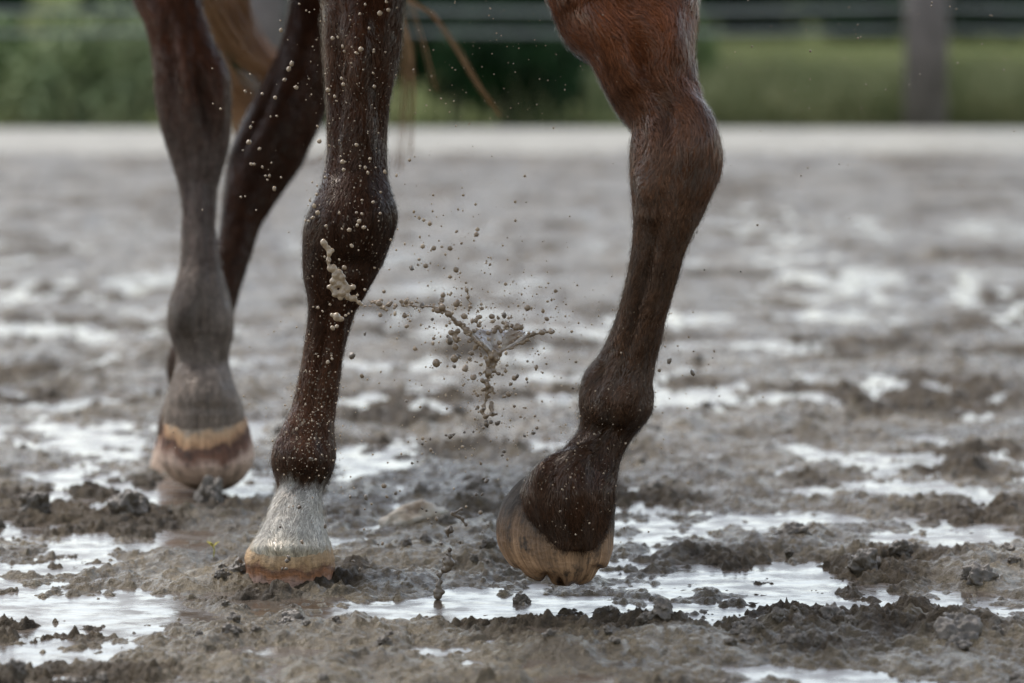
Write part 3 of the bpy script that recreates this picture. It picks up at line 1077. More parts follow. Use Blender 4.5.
HA = mat_hoof("tan streaked horn", [(0.0, (.035, .028, .022)), (0.36, (.045, .034, .025)), (0.50, (.16, .095, .053)), (0.68, (.35, .205, .108)), (1.0, (.33, .19, .10))], .85, .9)
HB = mat_hoof("orange banded horn", [(0.0, (.40, .34, .26)), (0.14, (.44, .30, .17)), (0.32, (.40, .245, .12)), (0.40, (.20, .10, .055)), (0.50, (.30, .13, .055)), (0.62, (.34, .21, .15)), (1.0, (.3, .19, .13))], .5, .5)
HC = mat_hoof("pinkish banded horn", [(0.0, (.26, .20, .14)), (0.06, (.44, .28, .155)), (0.16, (.40, .225, .115)), (0.24, (.085, .042, .026)), (0.34, (.15, .07, .04)), (0.45, (.50, .345, .25)), (1.0, (.38, .265, .17))], .5, .6, .16)
hoof([(541, 468, 612, 474, 5.845, .5), (531, 473, 614, 480, 5.844, .58), (517.5, 483, 616.5, 488, 5.842, .63), (505.5, 497, 615.5, 500, 5.840, .66), (497.5, 515, 614, 518, 5.838, .68), (496, 534, 613.3, 536, 5.836, .70), (500, 549, 612, 551, 5.834, .70),
      (507, 561, 609, 561, 5.832, .69), (519, 572, 603, 571, 5.83, .66), (531, 578.5, 594, 579.5, 5.83, .60), (541, 582.5, 584, 584, 5.83, .5), (553, 585, 575, 586.5, 5.83, .3)],
     HA, "raised tan hoof with dark streaks and a chipped toe", notch=[(547, 583, 4.5, 7, .011), (543, 588, 9, 4, .004), (597, 574, 7, 7, .009), (574, 588, 4, 4, .005), (518, 574, 6, 5, .005)])
hoof([(253, 541, 329.5, 541, 6.10, 1.03), (246.5, 551, 332.5, 551, 6.10, 1.03), (244.5, 560, 334, 560, 6.10, 1.03), (246, 570, 334.5, 572, 6.10, 1.02), (244, 584, 335, 588, 6.10, 1.0), (243, 596, 336, 600, 6.10, 1.0)],
     HB, "planted orange and brown banded hoof under a white sock", sag=.003)
hoof([(165, 417, 244, 417, 7.20, .93), (162.5, 425, 248, 425, 7.195, .96), (161.5, 434, 250, 434, 7.19, .98), (158.5, 446, 253, 446, 7.185, .98), (158.5, 457, 253.5, 457, 7.18, .98),
      (163, 467, 251, 467, 7.18, .95), (171, 476, 245, 476, 7.18, .9), (182, 484, 237, 484, 7.18, .8), (196, 490, 226, 490, 7.18, .6)],
     HC, "pinkish hind hoof with a dark band below the coronet", sag=.011)
hoof([(160, 428, 218, 428, 7.55, .95), (155, 446, 222, 446, 7.54, .98), (150, 466, 226, 466, 7.53, .98), (149, 484, 227, 484, 7.53, .98)],
     HC, "far hind hoof, mostly hidden behind the other")

# tail hair
bm = bmesh.new()
r = np.random.default_rng(12)


def strand(pts, rad, n=22):
    st = catmull([[*p, 0, 0, 0] for p in pts], 0.05)
    pp = [Vector(s[:3]) for s in st]
    tube(bm, pp, [rad * (1 - .75 * i / (len(pp) - 1)) for i in range(len(pp))], 5)


dock = T(-1.98, 1.42)
MAIN = [[(150, -190), (190, -40), (232, 40), (272, 74), (310, 100)], [(165, -190), (205, -30), (250, 50), (285, 80), (330, 60)],
        [(150, -190), (185, 0), (215, 60), (240, 110), (244, 150)], [(140, -180), (180, 20), (205, 60), (232, 90), (262, 112)]]
for i in range(800):
    a = MAIN[i % 4]
    jx, jy = r.normal() * 9, r.normal() * 10
    yj = 8.05 + r.normal() * .05
    pts = [dock + Vector((r.normal() * .03, r.normal() * .02, r.normal() * .02))]
    for kk, (x, y_) in enumerate(a):
        pts.append(P(x + jx * (1 - .12 * kk) + r.normal() * 2.5, y_ + jy * (1 - .12 * kk) + r.normal() * 2.5, yj))
    strand(pts, .0011)
LOCK = [[(220, -190), (205, 5), (225, 35), (262, 68), (300, 95)], [(240, -190), (213, -5), (236, 38), (268, 70), (300, 88)], [(260, -190), (243, -5), (249, 35), (266, 64), (300, 90)],
        [(255, -190), (238, 0), (246, 38), (270, 70), (300, 90)]]
for i in range(200):
    a = LOCK[i % 4]
    pts = [dock + Vector((r.normal() * .02, r.normal() * .02, r.normal() * .02))]
    o_ = r.normal() * 2.6
    for (x, y_) in a:
        pts.append(P(x + o_ + r.normal() * .8, y_ - o_ + r.normal() * .8, 8.0))
    strand(pts, .0012)
BLOWN = [([(370, -60), (408, 0), (432, 14), (456, 48), (478, 86), (500, 116)], 14, 1.5), ([(380, -60), (398, 10), (411, 45), (414, 90), (411, 155)], 12, 2.5), ([(380, -60), (400, 15), (405, 60), (402, 120), (398, 170)], 16, 3.5),
         ([(390, -60), (412, 10), (424, 45), (430, 75), (436, 92)], 6, 2.0), ([(330, 150), (318, 162), (308, 164), (298, 170), (285, 178)], 3, 1.5)]
for a, nn, sp in BLOWN:
    for i in range(nn):
        o_ = r.normal() * sp
        strand([dock + Vector((r.normal() * .02, 0, 0)), dock + Vector((.35, -.02, -.28))] + [P(x + o_ + r.normal() * .5, y_ + r.normal() * 1.5, 7.95) for (x, y_) in a], .0010)
under(bm_obj("tail", bm, TAIL), horse)

# ------------------------------------------------------------------ mud thrown up
def blob_mesh(name, seed, sub=2, amp=.18, sx=1, sz=1):
    b = bmesh.new()
    bmesh.ops.create_icosphere(b, subdivisions=sub, radius=1.0)
    for v in b.verts:
        n_ = mnoise.noise(v.co * 1.1 + Vector((seed * 7.1, seed, 0)))
        v.co = v.co * (1 + amp * n_)
        v.co.x *= sx
        v.co.z *= sz
    me = bpy.data.meshes.new(name)
    b.to_mesh(me)
    b.free()
    me.polygons.foreach_set("use_smooth", [True] * len(me.polygons))
    return me


LIGHT_ME = [blob_mesh("mud_droplet", s_, 2, a_, x_, z_) for s_, a_, x_, z_ in ((1, .2, 1, 1), (2, .3, 1.25, .85), (3, .25, .9, 1.2), (4, .5, 1.35, .8), (5, .15, 1, 1.05))]
DARK_ME = [blob_mesh("mud_droplet", s_ + 10, 2, a_ + .15, x_, z_) for s_, a_, x_, z_ in ((1, .2, 1, 1), (2, .35, 1.3, .85), (3, .3, .9, 1.2), (4, .5, 1.4, .8))]
MID_ME = [me.copy() for me in LIGHT_ME]
for me in MID_ME: me.materials.append(DROP_MID)
for me in LIGHT_ME: me.materials.append(DROP)
for me in DARK_ME: me.materials.append(DROP_DARK)
DROP_LABEL = {"leg": "beige mud droplet flying close in front of the planted foreleg",
              "hind": "beige mud droplet flying in front of the dark far hind leg",
              "air": "brown mud droplet flying between the forelegs around the splash",
              "sock": "dark mud droplet flying low beside the white sock",
              "fine": "tiny pale droplet flying high against the green background",
              "right": "small mud droplet flying on the right of the raised foreleg"}
DROP_GROUP = {"leg": "droplets in front of the planted foreleg", "hind": "droplets in front of the far hind leg", "air": "droplets around the splash",
              "sock": "dark droplets beside the white sock", "fine": "fine droplets against the green", "right": "droplets right of the raised foreleg"}
ndrop = 0


def drop(px, py, rpx, Y, where, darkm=False):
    global ndrop
    ndrop += 1
    me = random.choice(DARK_ME if darkm else LIGHT_ME if where in ("leg", "hind", "fine") else MID_ME)
    o = bpy.data.objects.new("mud_droplet", me)
    o.location = P(px, py, Y)
    s = rpx * (1.42 if where in ("leg", "hind") else 1.55 if where == "air" else 1.3) / FPX * Y
    o.scale = (s, s, s)
    o.rotation_euler = (random.uniform(0, 6), random.uniform(0, 6), random.uniform(0, 6))
    COL.objects.link(o)
    tag(o, DROP_LABEL[where], "droplet", DROP_GROUP[where])


def a3(crop, ox, oy, k):
    return [(ox + x / k, oy + y / k, rr_ / k) for x, y, rr_ in crop]


leg_d = a3([(862, 5, 7), (798, 13, 6), (842, 40, 11), (868, 30, 9), (782, 42, 6), (700, 115, 9), (716, 112, 6), (785, 148, 11), (772, 160, 8), (730, 140, 7), (735, 155, 6), (824, 150, 5),
            (822, 220, 5), (727, 236, 7), (732, 254, 8), (825, 260, 7), (686, 271, 10), (678, 222, 4), (706, 290, 7), (712, 304, 5), (772, 436, 8), (730, 487, 10), (733, 511, 8), (812, 478, 7), (798, 505, 7),
            (806, 520, 7), (783, 500, 5), (857, 517, 8), (845, 578, 6), (822, 608, 7), (678, 533, 6), (660, 425, 10), (655, 380, 6), (632, 603, 6), (640, 655, 8), (655, 640, 10), (628, 665, 6), (780, 665, 9), (720, 640, 5), (788, 642, 5),
            (690, 438, 5), (652, 585, 7), (645, 620, 9), (770, 640, 4), (756, 190, 5), (810, 85, 6), (754, 60, 4), (690, 372, 4), (838, 400, 4)], 100, 0, 3.009)
leg_d += a3([(720, 40, 5), (772, 38, 6), (788, 42, 6), (780, 64, 9), (750, 90, 10), (728, 87, 5), (680, 78, 7), (758, 138, 8), (690, 185, 6), (735, 203, 10), (720, 180, 5), (826, 204, 5), (656, 324, 7), (692, 315, 6), (670, 335, 5), (797, 270, 6), (712, 380, 9), (700, 385, 10), (685, 488, 8), (698, 478, 6), (640, 230, 4), (790, 240, 3), (736, 318, 4)], 100, 200, 3.009)
for x, y_, r_ in leg_d:
    drop(x, y_, r_ * .5, 6.0 + random.uniform(-.05, .05), "leg")
hind_d = a3([(600, 12, 5), (545, 91, 9), (543, 62, 4), (577, 192, 10), (568, 208, 10), (555, 240, 8), (590, 263, 9), (527, 294, 9), (488, 282, 7), (437, 275, 7), (532, 349, 5), (453, 383, 7), (460, 368, 4), (448, 428, 11), (480, 448, 7), (430, 452, 4),
              (455, 494, 8), (464, 494, 6), (489, 503, 7), (516, 490, 4), (498, 529, 5), (510, 529, 6), (504, 541, 5), (545, 534, 5), (525, 568, 9), (424, 593, 5), (437, 591, 4), (470, 632, 4), (363, 328, 6), (338, 206, 4), (340, 312, 4), (308, 632, 4), (640, 140, 4), (652, 120, 4), (629, 237, 4), (565, 120, 3), (452, 224, 4)], 100, 0, 3.009)
for x, y_, r_ in hind_d:
    drop(x, y_, r_ * .5, 6.15 + random.uniform(-.1, .1), "hind")
air_d = a3([(320, 62, 11), (376, 62, 12), (415, 45, 6), (466, 15, 12), (398, 5, 7), (244, 130, 11), (293, 122, 11), (270, 100, 8), (266, 118, 6), (355, 130, 5), (396, 134, 14), (300, 190, 5), (512, 118, 7), (500, 106, 5), (513, 150, 4), (150, 210, 9), (133, 250, 15), (138, 290, 10), (225, 245, 11), (221, 292, 13), (280, 256, 13), (228, 328, 9), (352, 222, 12), (348, 240, 12),
            (400, 250, 17), (320, 370, 8), (375, 380, 14), (368, 365, 9), (404, 430, 11), (390, 465, 9), (448, 420, 12), (428, 472, 16), (442, 440, 10), (455, 502, 14), (480, 490, 9), (810, 188, 5), (736, 208, 9), (722, 238, 7), (640, 265, 14), (706, 303, 10), (697, 345, 10), (720, 348, 11), (678, 425, 5), (670, 468, 10), (640, 448, 6), (805, 450, 6), (692, 487, 5), (595, 505, 12), (582, 525, 11), (604, 500, 9), (575, 560, 12), (560, 568, 8), (595, 601, 8), (640, 520, 5), (665, 635, 6), (690, 585, 5),
            (365, 610, 5), (226, 584, 6), (75, 498, 10), (40, 428, 13), (46, 312, 4), (85, 355, 6), (560, 290, 12), (540, 300, 8), (605, 335, 12), (570, 325, 10), (522, 297, 7), (560, 340, 6), (620, 345, 6), (430, 180, 6), (432, 205, 9), (437, 228, 9), (444, 262, 9), (440, 272, 7), (452, 310, 10), (470, 605, 9), (520, 628, 7), (500, 660, 12), (535, 660, 10), (488, 615, 6), (186, 512, 4), (470, 275, 5), (795, 540, 6), (315, 305, 7), (305, 330, 5), (250, 260, 7)], 340, 230, 3.413)
for x, y_, r_ in air_d:
    drop(x, y_, r_ * .5, 5.95 + random.uniform(-.12, .12), "air", random.random() < .2)
sock_d = a3([(376, 124, 14), (362, 120, 7), (388, 118, 7), (490, 30, 10), (520, 45, 7), (465, 30, 7), (515, 75, 12), (540, 78, 10), (490, 95, 8), (595, 20, 8), (630, 122, 10), (660, 112, 11), (672, 95, 10), (560, 175, 11), (553, 188, 8), (310, 170, 10), (308, 133, 7), (281, 150, 7), (246, 215, 7), (265, 210, 5), (163, 214, 5), (150, 293, 14), (160, 330, 9), (88, 332, 13), (108, 355, 8), (190, 318, 9), (205, 310, 5), (85, 372, 6), (82, 442, 7), (280, 370, 7), (295, 377, 7), (330, 405, 11), (312, 420, 7), (328, 382, 6),
             (500, 275, 13), (490, 268, 8), (465, 322, 8), (485, 322, 8), (480, 384, 11), (370, 440, 12), (405, 400, 8), (425, 420, 6), (385, 385, 7), (410, 485, 8), (345, 490, 7), (373, 508, 8), (505, 428, 6), (45, 550, 9), (68, 577, 8), (36, 262, 5), (72, 265, 4), (35, 330, 8), (145, 490, 9), (130, 492, 7), (485, 452, 5), (575, 135, 6), (425, 110, 6), (455, 108, 6), (480, 215, 9), (428, 245, 5), (970, 437, 5), (895, 385, 5)], 340, 400, 3.413)
sock_d += a3([(600, 322, 9), (608, 427, 9), (542, 382, 7), (568, 474, 10), (562, 484, 10), (548, 508, 6), (560, 508, 8), (678, 380, 9), (635, 178, 9), (592, 88, 8)], 100, 400, 3.009)
for x, y_, r_ in sock_d:
    drop(x, y_, r_ * .5, 5.92 + random.uniform(-.1, .1), "sock", random.random() < .75)
fine_d = a3([(363, 34, 7), (375, 75, 5), (407, 143, 5), (388, 160, 4), (134, 201, 6), (210, 272, 6), (222, 281, 6), (55, 280, 6), (541, 160, 5), (628, 219, 5), (517, 240, 4), (585, 183, 5), (463, 290, 5), (594, 323, 6), (418, 356, 4), (340, 405, 4), (362, 476, 5), (165, 396, 8), (184, 416, 6), (216, 406, 6), (199, 450, 6), (106, 424, 6), (120, 363, 6), (62, 455, 6), (445, 434, 5), (617, 514, 8), (571, 456, 4), (725, 266, 5), (562, 82, 4), (700, 22, 5), (96, 188, 5), (430, 187, 4), (815, 60, 5), (220, 12, 6), (76, 122, 5), (378, 298, 5)], 400, 0, 4.018)
for x, y_, r_ in fine_d:
    drop(x, y_, r_ * .42, 5.9 + random.uniform(-.25, .25), "fine")
right_d = a3([(740, 18, 5), (742, 8, 5), (515, 117, 5), (369, 157, 6), (190, 143, 5), (156, 197, 4), (248, 81, 4), (920, 47, 4), (896, 136, 4), (962, 215, 5), (540, 260, 4), (526, 332, 5), (600, 275, 4), (178, 2, 4), (457, 503, 4), (514, 76, 4)], 690, 0, 3.066)
right_d += a3([(630, 485, 12), (600, 512, 10), (700, 520, 14), (688, 412, 5), (703, 455, 5), (895, 75, 6), (845, 215, 5), (735, 210, 5), (765, 455, 6), (760, 475, 4), (610, 640, 5), (780, 590, 4)], 460, 200, 3.009)
for x, y_, r_ in right_d:
    drop(x, y_, r_ * .45, 5.85 + random.uniform(-.15, .15), "right", y_ > 150 and random.random() < .4)
# one pale drop nearer the lens
o = bpy.data.objects.new("water_drop", blob_mesh("water_drop", 33, 3, .03))
o.data.materials.append(mat_simple("milky water", [(0.3, (.62, .62, .60)), (0.7, (.72, .72, .70))], 40, .15, 0, .001))
o.location = P(563, 400, 4.1)
o.scale = (.0042,) * 3
COL.objects.link(o)
tag(o, "out of focus pale drop just left of the raised leg's fetlock", "droplet")

# the finest spray: a mass nobody could count
V, F = [], []
r = np.random.default_rng(15)
base = bmesh.new()
bmesh.ops.create_icosphere(base, subdivisions=1, radius=1.0)
bv = np.array([v.co[:] for v in base.verts])
bf = [tuple(v.index for v in f.verts) for f in base.faces]
base.free()


def spray(n, cx, cy, sx, sy, Y0, sY, lo, hi):
    for _ in range(n):
        px, py = cx + r.normal() * sx, cy + r.normal() * sy
        if py > 560: continue
        rad = (lo + (hi - lo) * r.uniform() ** 3) / FPX * 6
        c = P(px, py, Y0 + r.normal() * sY)
        k0 = len(V)
        V.extend((bv * rad * r.uniform(.8, 1.2, 3) + np.array(c)).tolist())
        F.extend([tuple(i + k0 for i in f) for f in bf])


spray(420, 500, 325, 65, 35, 5.98, .07, .35, 1.3)
spray(130, 478, 325, 38, 22, 5.97, .05, .7, 2.4)
spray(60, 480, 375, 14, 28, 5.97, .03, .7, 2.6)
spray(60, 480, 430, 28, 30, 5.96, .05, .6, 2.0)
spray(40, 400, 305, 30, 6, 5.97, .02, .6, 2.4)
spray(60, 470, 240, 45, 30, 5.97, .06, .4, 1.7)
spray(230, 470, 400, 55, 55, 5.98, .08, .35, 1.4)
spray(300, 345, 120, 32, 110, 6.0, .05, .35, 1.2)
spray(45, 425, 250, 38, 45, 5.98, .06, .8, 2.6)
spray(30, 530, 300, 40, 30, 5.98, .06, .7, 2.2)
spray(320, 312, 420, 20, 42, 5.98, .03, .35, 1.2)
spray(170, 580, 470, 40, 40, 5.68, .04, .35, 1.1)
spray(140, 680, 400, 45, 60, 5.8, .1, .35, 1.1)
spray(130, 480, 80, 60, 60, 5.95, .2, .35, 1.0)
spray(110, 820, 70, 120, 70, 5.9, .2, .35, 1.0)
spray(110, 270, 420, 60, 70, 6.1, .1, .35, 1.0)
o = link("mud_spray", mesh("mud_spray", V, F), DROP)
tag(o, "fine mist of mud specks hanging in the air around the legs", "spray", kind="stuff")


# splashes with strings and a thin sheet
def melt(name, balls, lines, mat, vox=.0013, sheet=None):
    """balls (px,py,rpx,Y); lines [(px,py,rpx)...],Y"""
    b = bmesh.new()
    for px, py, rp, Y in balls:
        s = rp / FPX * Y
        bmesh.ops.create_icosphere(b, subdivisions=2, radius=s, matrix=Matrix.Translation(P(px, py, Y)) @ Matrix.Diagonal((random.uniform(.8, 1.3), 1, random.uniform(.8, 1.2), 1)))
    for pts, Y in lines:
        tube(b, [P(p[0], p[1], Y + (p[3] if len(p) > 3 else 0)) for p in pts], [p[2] / FPX * Y for p in pts], 8)
    for pts, Y in lines:
        for p, q in zip(pts, pts[1:]):
            n_ = max(1, int(math.hypot(q[0] - p[0], q[1] - p[1]) / 3.2))
            for j in range(n_):
                if random.random() < .35: continue
                f_ = random.random()
                rp = (p[2] + (q[2] - p[2]) * f_) * random.uniform(.7, 1.9)
                dy_ = (p[3] if len(p) > 3 else 0)
                c_ = P(p[0] + (q[0] - p[0]) * f_ + random.gauss(0, .35) * rp, p[1] + (q[1] - p[1]) * f_ + random.gauss(0, .45) * rp, Y + dy_)
                bmesh.ops.create_icosphere(b, subdivisions=2, radius=rp / FPX * Y, matrix=Matrix.Translation(c_))
    me = bpy.data.meshes.new("t")
    b.to_mesh(me)
    b.free()
    o = bpy.data.objects.new("t", me)
    COL.objects.link(o)
    m_ = o.modifiers.new("r", 'REMESH'); m_.mode = 'VOXEL'; m_.voxel_size = vox
    s_ = o.modifiers.new("s", 'SMOOTH'); s_.factor = .5; s_.iterations = 2
    res = bpy.data.meshes.new_from_object(o.evaluated_get(bpy.context.evaluated_depsgraph_get()))
    bpy.data.objects.remove(o)
    return link(name, res, mat)


YS = 5.96


def c7(x, y_, r_, dy=0):
    return (340 + x / 3.413, 230 + y_ / 3.413, r_ / 3.413, dy)


root = empty("mud_splash", P(495, 356, YS))
tag(root, "brown crown-shaped mud splash with a thin sheet between the forelegs", "splash")
balls = []
extra = [(440 + random.gauss(0, 55), 350 + random.gauss(0, 45), abs(random.gauss(0, 4)) + 5) for _ in range(34)] + [(505 + random.gauss(0, 16), 440 + 200 * random.random(), abs(random.gauss(0, 3.5)) + 6) for _ in range(30)] + [(120 + 230 * random.random(), 258 + random.gauss(0, 10), abs(random.gauss(0, 3)) + 5) for _ in range(16)] + [(590 + random.gauss(0, 45), 325 + random.gauss(0, 16), abs(random.gauss(0, 3)) + 5) for _ in range(14)]
for x, y_, r_ in extra + [(350, 262, 14), (370, 285, 13), (335, 275, 11), (400, 318, 10), (430, 345, 11), (470, 385, 9), (520, 430, 12), (535, 440, 11), (545, 425, 9), (505, 480, 11), (520, 475, 9), (488, 515, 10), (505, 530, 12), (512, 550, 8), (488, 545, 9), (497, 580, 8), (490, 600, 9),
                  (640, 375, 10), (622, 385, 8), (660, 352, 8), (690, 350, 10), (720, 345, 12), (380, 350, 12), (372, 378, 12), (395, 368, 10), (402, 345, 9), (600, 335, 11), (570, 320, 11)]:
    p = c7(x, y_, r_)
    balls.append((p[0], p[1], p[2], YS + random.uniform(-.006, .006)))
lines = [([c7(345, 265, 11), c7(380, 295, 9), (c7(430, 345, 9)), c7(460, 372, 9), c7(490, 400, 10), c7(520, 432, 12), c7(530, 455, 12), c7(520, 478, 9), c7(505, 505, 9), c7(500, 540, 8), c7(497, 578, 6), c7(490, 610, 6)], YS),
         ([c7(530, 440, 11), c7(555, 412, 7), c7(590, 398, 5), c7(625, 382, 7), c7(655, 358, 6), c7(690, 350, 7), c7(730, 345, 8)], YS),
         ([c7(462, 352, 3, .02), c7(510, 350, 3, .05), c7(560, 353, 3, .055), c7(610, 355, 3, .045), c7(655, 352, 4, .0)], YS),
         ([c7(215, 262, 3), c7(240, 257, 5), c7(275, 264, 4), c7(300, 259, 6), c7(340, 268, 8)], YS), ([c7(95, 240, 3), c7(120, 249, 5), c7(150, 253, 3)], YS),
         ([c7(429, 195, 4), c7(437, 215, 6), c7(433, 232, 5), c7(446, 250, 5), c7(443, 268, 6)], YS)]
lines = [([(p[0], p[1], p[2] * .62, p[3]) for p in L_], Y_) for L_, Y_ in lines]
s_ = melt("crown", balls, lines, DROP_MID, .0012)
under(s_, root)
# sheet: part of a cone wall between the two arms
Vs, Fs = [], []
ns, nu = 26, 14
for i in range(ns + 1):
    a = i / ns
    for j in range(nu + 1):
        b_ = j / nu
        bot = (530, 438)
        tx = 440 + a * 230
        ty = 350 + (a - .5) * 6 - 16 * abs(math.sin(a * 11)) * math.sin(math.pi * a) - 14 * max(0, mnoise.noise(Vector((a * 9, 3, 1))))
        x = bot[0] + (tx - bot[0]) * b_ ** 1.15
        y_ = bot[1] + (ty - bot[1]) * b_ ** .9
        yy = .055 * math.sin(math.pi * a) * b_ - .004 * math.sin(9 * a + 5 * b_)
        Vs.append(P(340 + x / 3.413, 230 + y_ / 3.413, YS + yy))
for i in range(ns):
    for j in range(nu):
        q = i * (nu + 1) + j
        Fs.append((q, q + 1, q + nu + 2, q + nu + 1))
m = M("thin muddy water film")
m.set(Base_Color=m.ramp(m.noise(m.pos(), 60, 5), [(0.38, (.24, .165, .10)), (0.62, (.60, .54, .45))]), Roughness=.08, Transmission_Weight=.3, Alpha=.9,
      Normal=m.bump(m.noise(m.pos(), 90, 3), .6, .004))
sh = link("sheet", mesh("sheet", Vs, Fs), m.m)
mo = sh.modifiers.new("solid", 'SOLIDIFY')
mo.thickness = .0012
under(sh, root)

# string of mud in front of the planted foreleg's knee
balls, pth = [], []
for x, y_, r_ in [(690, 205, 9), (702, 205, 11), (718, 220, 12), (728, 232, 13), (722, 255, 10), (700, 245, 10), (690, 262, 9), (708, 285, 11), (728, 280, 14), (744, 270, 11), (762, 262, 9), (745, 290, 11), (765, 296, 9), (712, 352, 14), (724, 358, 10), (698, 346, 8), (672, 128, 11), (690, 160, 10), (698, 152, 8), (688, 142, 6)]:
    balls.append((100 + x / 3.009, 200 + y_ / 3.009, r_ / 3.009, 5.99))
k3 = lambda x, y_, r_: (100 + x / 3.009, 200 + y_ / 3.009, r_ / 3.009)
lines = [([k3(690, 205, 6), k3(718, 222, 8), k3(730, 240, 8), k3(748, 262, 6), k3(765, 258, 5)], 5.99), ([k3(690, 258, 6), k3(710, 286, 7), k3(745, 288, 6), k3(768, 300, 5), k3(790, 318, 3)], 5.99),
         ([k3(695, 344, 5), k3(724, 358, 6)], 5.99), ([k3(670, 125, 6), k3(690, 160, 6), k3(684, 182, 4), k3(692, 205, 6)], 5.99), ([k3(722, 225, 6), k3(706, 255, 5), k3(712, 285, 6)], 5.99)]
o = melt("mud_strand", balls, lines, DROP, .0011)
tag(o, "beige knotted strand of thrown mud in front of the planted foreleg's knee", "splash")

# column of mud rising left of the raised hoof
k8 = lambda x, y_, r_: (340 + x / 3.413, 400 + y_ / 3.413, r_ / 3.413)
balls = [(*k8(x, y_, r_), 5.93) for x, y_, r_ in [(372, 552, 17), (370, 570, 15), (375, 530, 9), (350, 578, 9), (340, 600, 8), (345, 620, 8), (338, 640, 11), (334, 668, 16), (345, 655, 12), (326, 655, 10), (360, 580, 11), (385, 560, 9), (356, 540, 8), (365, 525, 6), (375, 510, 9), (370, 445, 13), (378, 435, 8), (345, 490, 7), (385, 388, 8), (405, 398, 7), (415, 372, 7), (430, 425, 7), (362, 555, 12)]]
lines = [([k8(372, 560, 8), k8(378, 535, 4), k8(371, 515, 3)], 5.93), ([k8(370, 470, 3), k8(366, 452, 8), k8(374, 440, 6)], 5.93), ([k8(370, 565, 8), k8(352, 584, 4), k8(340, 604, 6)], 5.93), ([k8(341, 612, 6), k8(337, 636, 8), k8(335, 662, 12)], 5.93), ([k8(385, 390, 5), k8(408, 398, 5), k8(428, 424, 4)], 5.93), ([k8(383, 392, 5), k8(400, 380, 4), k8(420, 366, 4)], 5.93)]
o = melt("mud_jet", balls, lines, DROP_DARK, .0012)
tag(o, "thin dark jet of mud rising from the ground left of the raised hoof", "splash")

# ------------------------------------------------------------------ on the ground
st_ = blob_mesh("pale_mud_clump", 61, 5, .55, 1.2, .7)  # solid mud clump standing in for a pale motion-blurred splash, not a rock
o = bpy.data.objects.new("pale_mud_clump", st_)
for v in st_.vertices:
    v.co *= 1 + .10 * mnoise.noise(v.co * 3.2) + .06 * mnoise.noise(v.co * 8)
st_.materials.append(PALE_MUD)
Yp = 6.72
o.location = (P(413, 520, Yp).x, Yp, 0.012)
o.scale = (.038, .03, .034)
o.rotation_euler = (0, R(-14), .3)
COL.objects.link(o)
tag(o, "pale rough clump of splashed mud with rusty stains half sunk in mud between the forelegs", "stone")

sp = empty("seedling", (P(213, 563, 6.33).x, 6.33, 0.0))
tag(sp, "tiny yellow seedling standing in the mud left of the white sock", "plant")
zz = max(0, gz(sp.location.x, 6.33))
sp.location.z = zz
b = bmesh.new()
tube(b, [Vector((0, 0, -.01)), Vector((.002, 0, .012)), Vector((-.001, 0, .022))], [.0012, .001, .0007], 6)
o = bm_obj("stem", b, SPROUT, sp)
for a, ln in ((2.4, .014), (.5, .012), (4.2, .010)):
    dx, dy = math.cos(a), math.sin(a)
    Vl = [(0, 0, .016), (dx * ln * .5 - dy * .003, dy * ln * .5 + dx * .003, .022), (dx * ln, dy * ln, .024), (dx * ln * .5 + dy * .003, dy * ln * .5 - dx * .003, .0225), (dx * ln * .5, dy * ln * .5, .0205)]
    link("leaf", mesh("leaf", Vl, [(0, 1, 4), (1, 2, 4), (2, 3, 4), (3, 0, 4)]), SPROUT, sp)

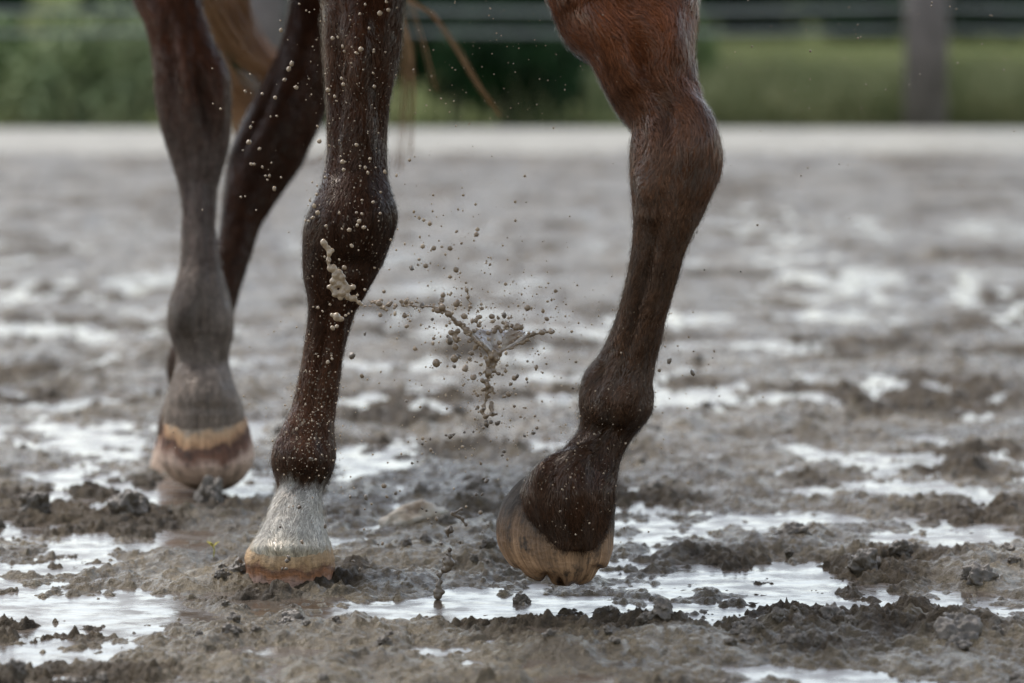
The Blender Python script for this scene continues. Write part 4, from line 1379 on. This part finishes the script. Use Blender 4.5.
CL_ME = []
for s_ in range(7):
    me = blob_mesh("mud_clod", 40 + s_, 5, .0)
    a = np_get(me).astype(np.float64)
    out = []
    for v in a:
        q = Vector(v)
        h = .95 + .38 * mnoise.noise(q * 1.2 + Vector((s_ * 5, 0, 0))) + .30 * mnoise.noise(q * 2.6 + Vector((0, s_ * 3, 0))) + .13 * mnoise.noise(q * 6.5 + Vector((s_, 0, 4))) + .05 * mnoise.noise(q * 15)
        out.append(q * h)
    np_set(me, np.array([list(q) for q in out]))
    for v in me.vertices:
        v.co.z *= .88
    me.materials.append(CLOD)
    CL_ME.append(me)


def clod(x, y_, s, label, group=None, sink=.72):
    o = bpy.data.objects.new("mud_clod", random.choice(CL_ME))
    z = max(gz(x, y_), .0)
    o.location = (x, y_, z + s * .62 * (.5 - sink))
    o.scale = (s * random.uniform(.9, 1.3), s * random.uniform(.9, 1.3), s * random.uniform(.9, 1.2))
    o.rotation_euler = (random.uniform(0, 6.28), random.uniform(0, 6.28), random.uniform(0, 6.28))
    COL.objects.link(o)
    tag(o, label, "mud clod", group)


def clod_px(px, py, rpx, label, **k_):
    Y = ground_Y(py)
    clod((px - 512) / FPX * Y, Y, rpx / FPX * Y, label, **k_)


clod_px(868, 578, 17, "jagged dark mud clod on the low ridge right of the raised hoof")
clod_px(795, 546, 13, "crumbly dark mud clod above the puddle right of the raised hoof")
clod_px(255, 566, 11, "smooth round mud clod touching the planted hoof")
clod_px(32, 520, 16, "dark mud lump by the left edge of the picture, level with the hooves")
clod_px(126, 522, 18, "broad dark mud lump left of the white sock behind the puddle")
clod_px(660, 496, 11, "dark flat mud clod just right of the raised hoof's pastern")
clod(P(209, 484, 7.06).x, 7.06, .026, "dark mud packed against the toe of the near hind hoof", sink=.2)
clod_px(962, 652, 22, "big blurred mud clod in the bottom right corner")
clod_px(985, 590, 15, "dark ridged mud clod near the right edge")
clod_px(905, 560, 11, "low mud clod between the ridge and the far puddle on the right")
clod_px(836, 628, 13, "mud clod at the rim of the shiny puddle on the lower right")
clod_px(522, 606, 8, "mud clod directly below the raised hoof's left side", sink=.8)
made = 0
while made < 245:
    Y = 5.1 + 5.5 * random.random() ** 1.5
    x = random.uniform(-.14, .14) * Y
    g_ = gz(x, Y)
    if g_ < (.012 if made % 3 else .002): continue
    for j in range(random.choice((1, 1, 2, 4))):
        s_ = random.choice([.004, .005, .006, .007, .008, .010, .013])
        clod(x + random.gauss(0, .02) * (j > 0), Y + random.gauss(0, .03) * (j > 0), s_, "small wet mud clod lying loose on the churned arena", "small mud clods on the arena", sink=.6)
        made += 1
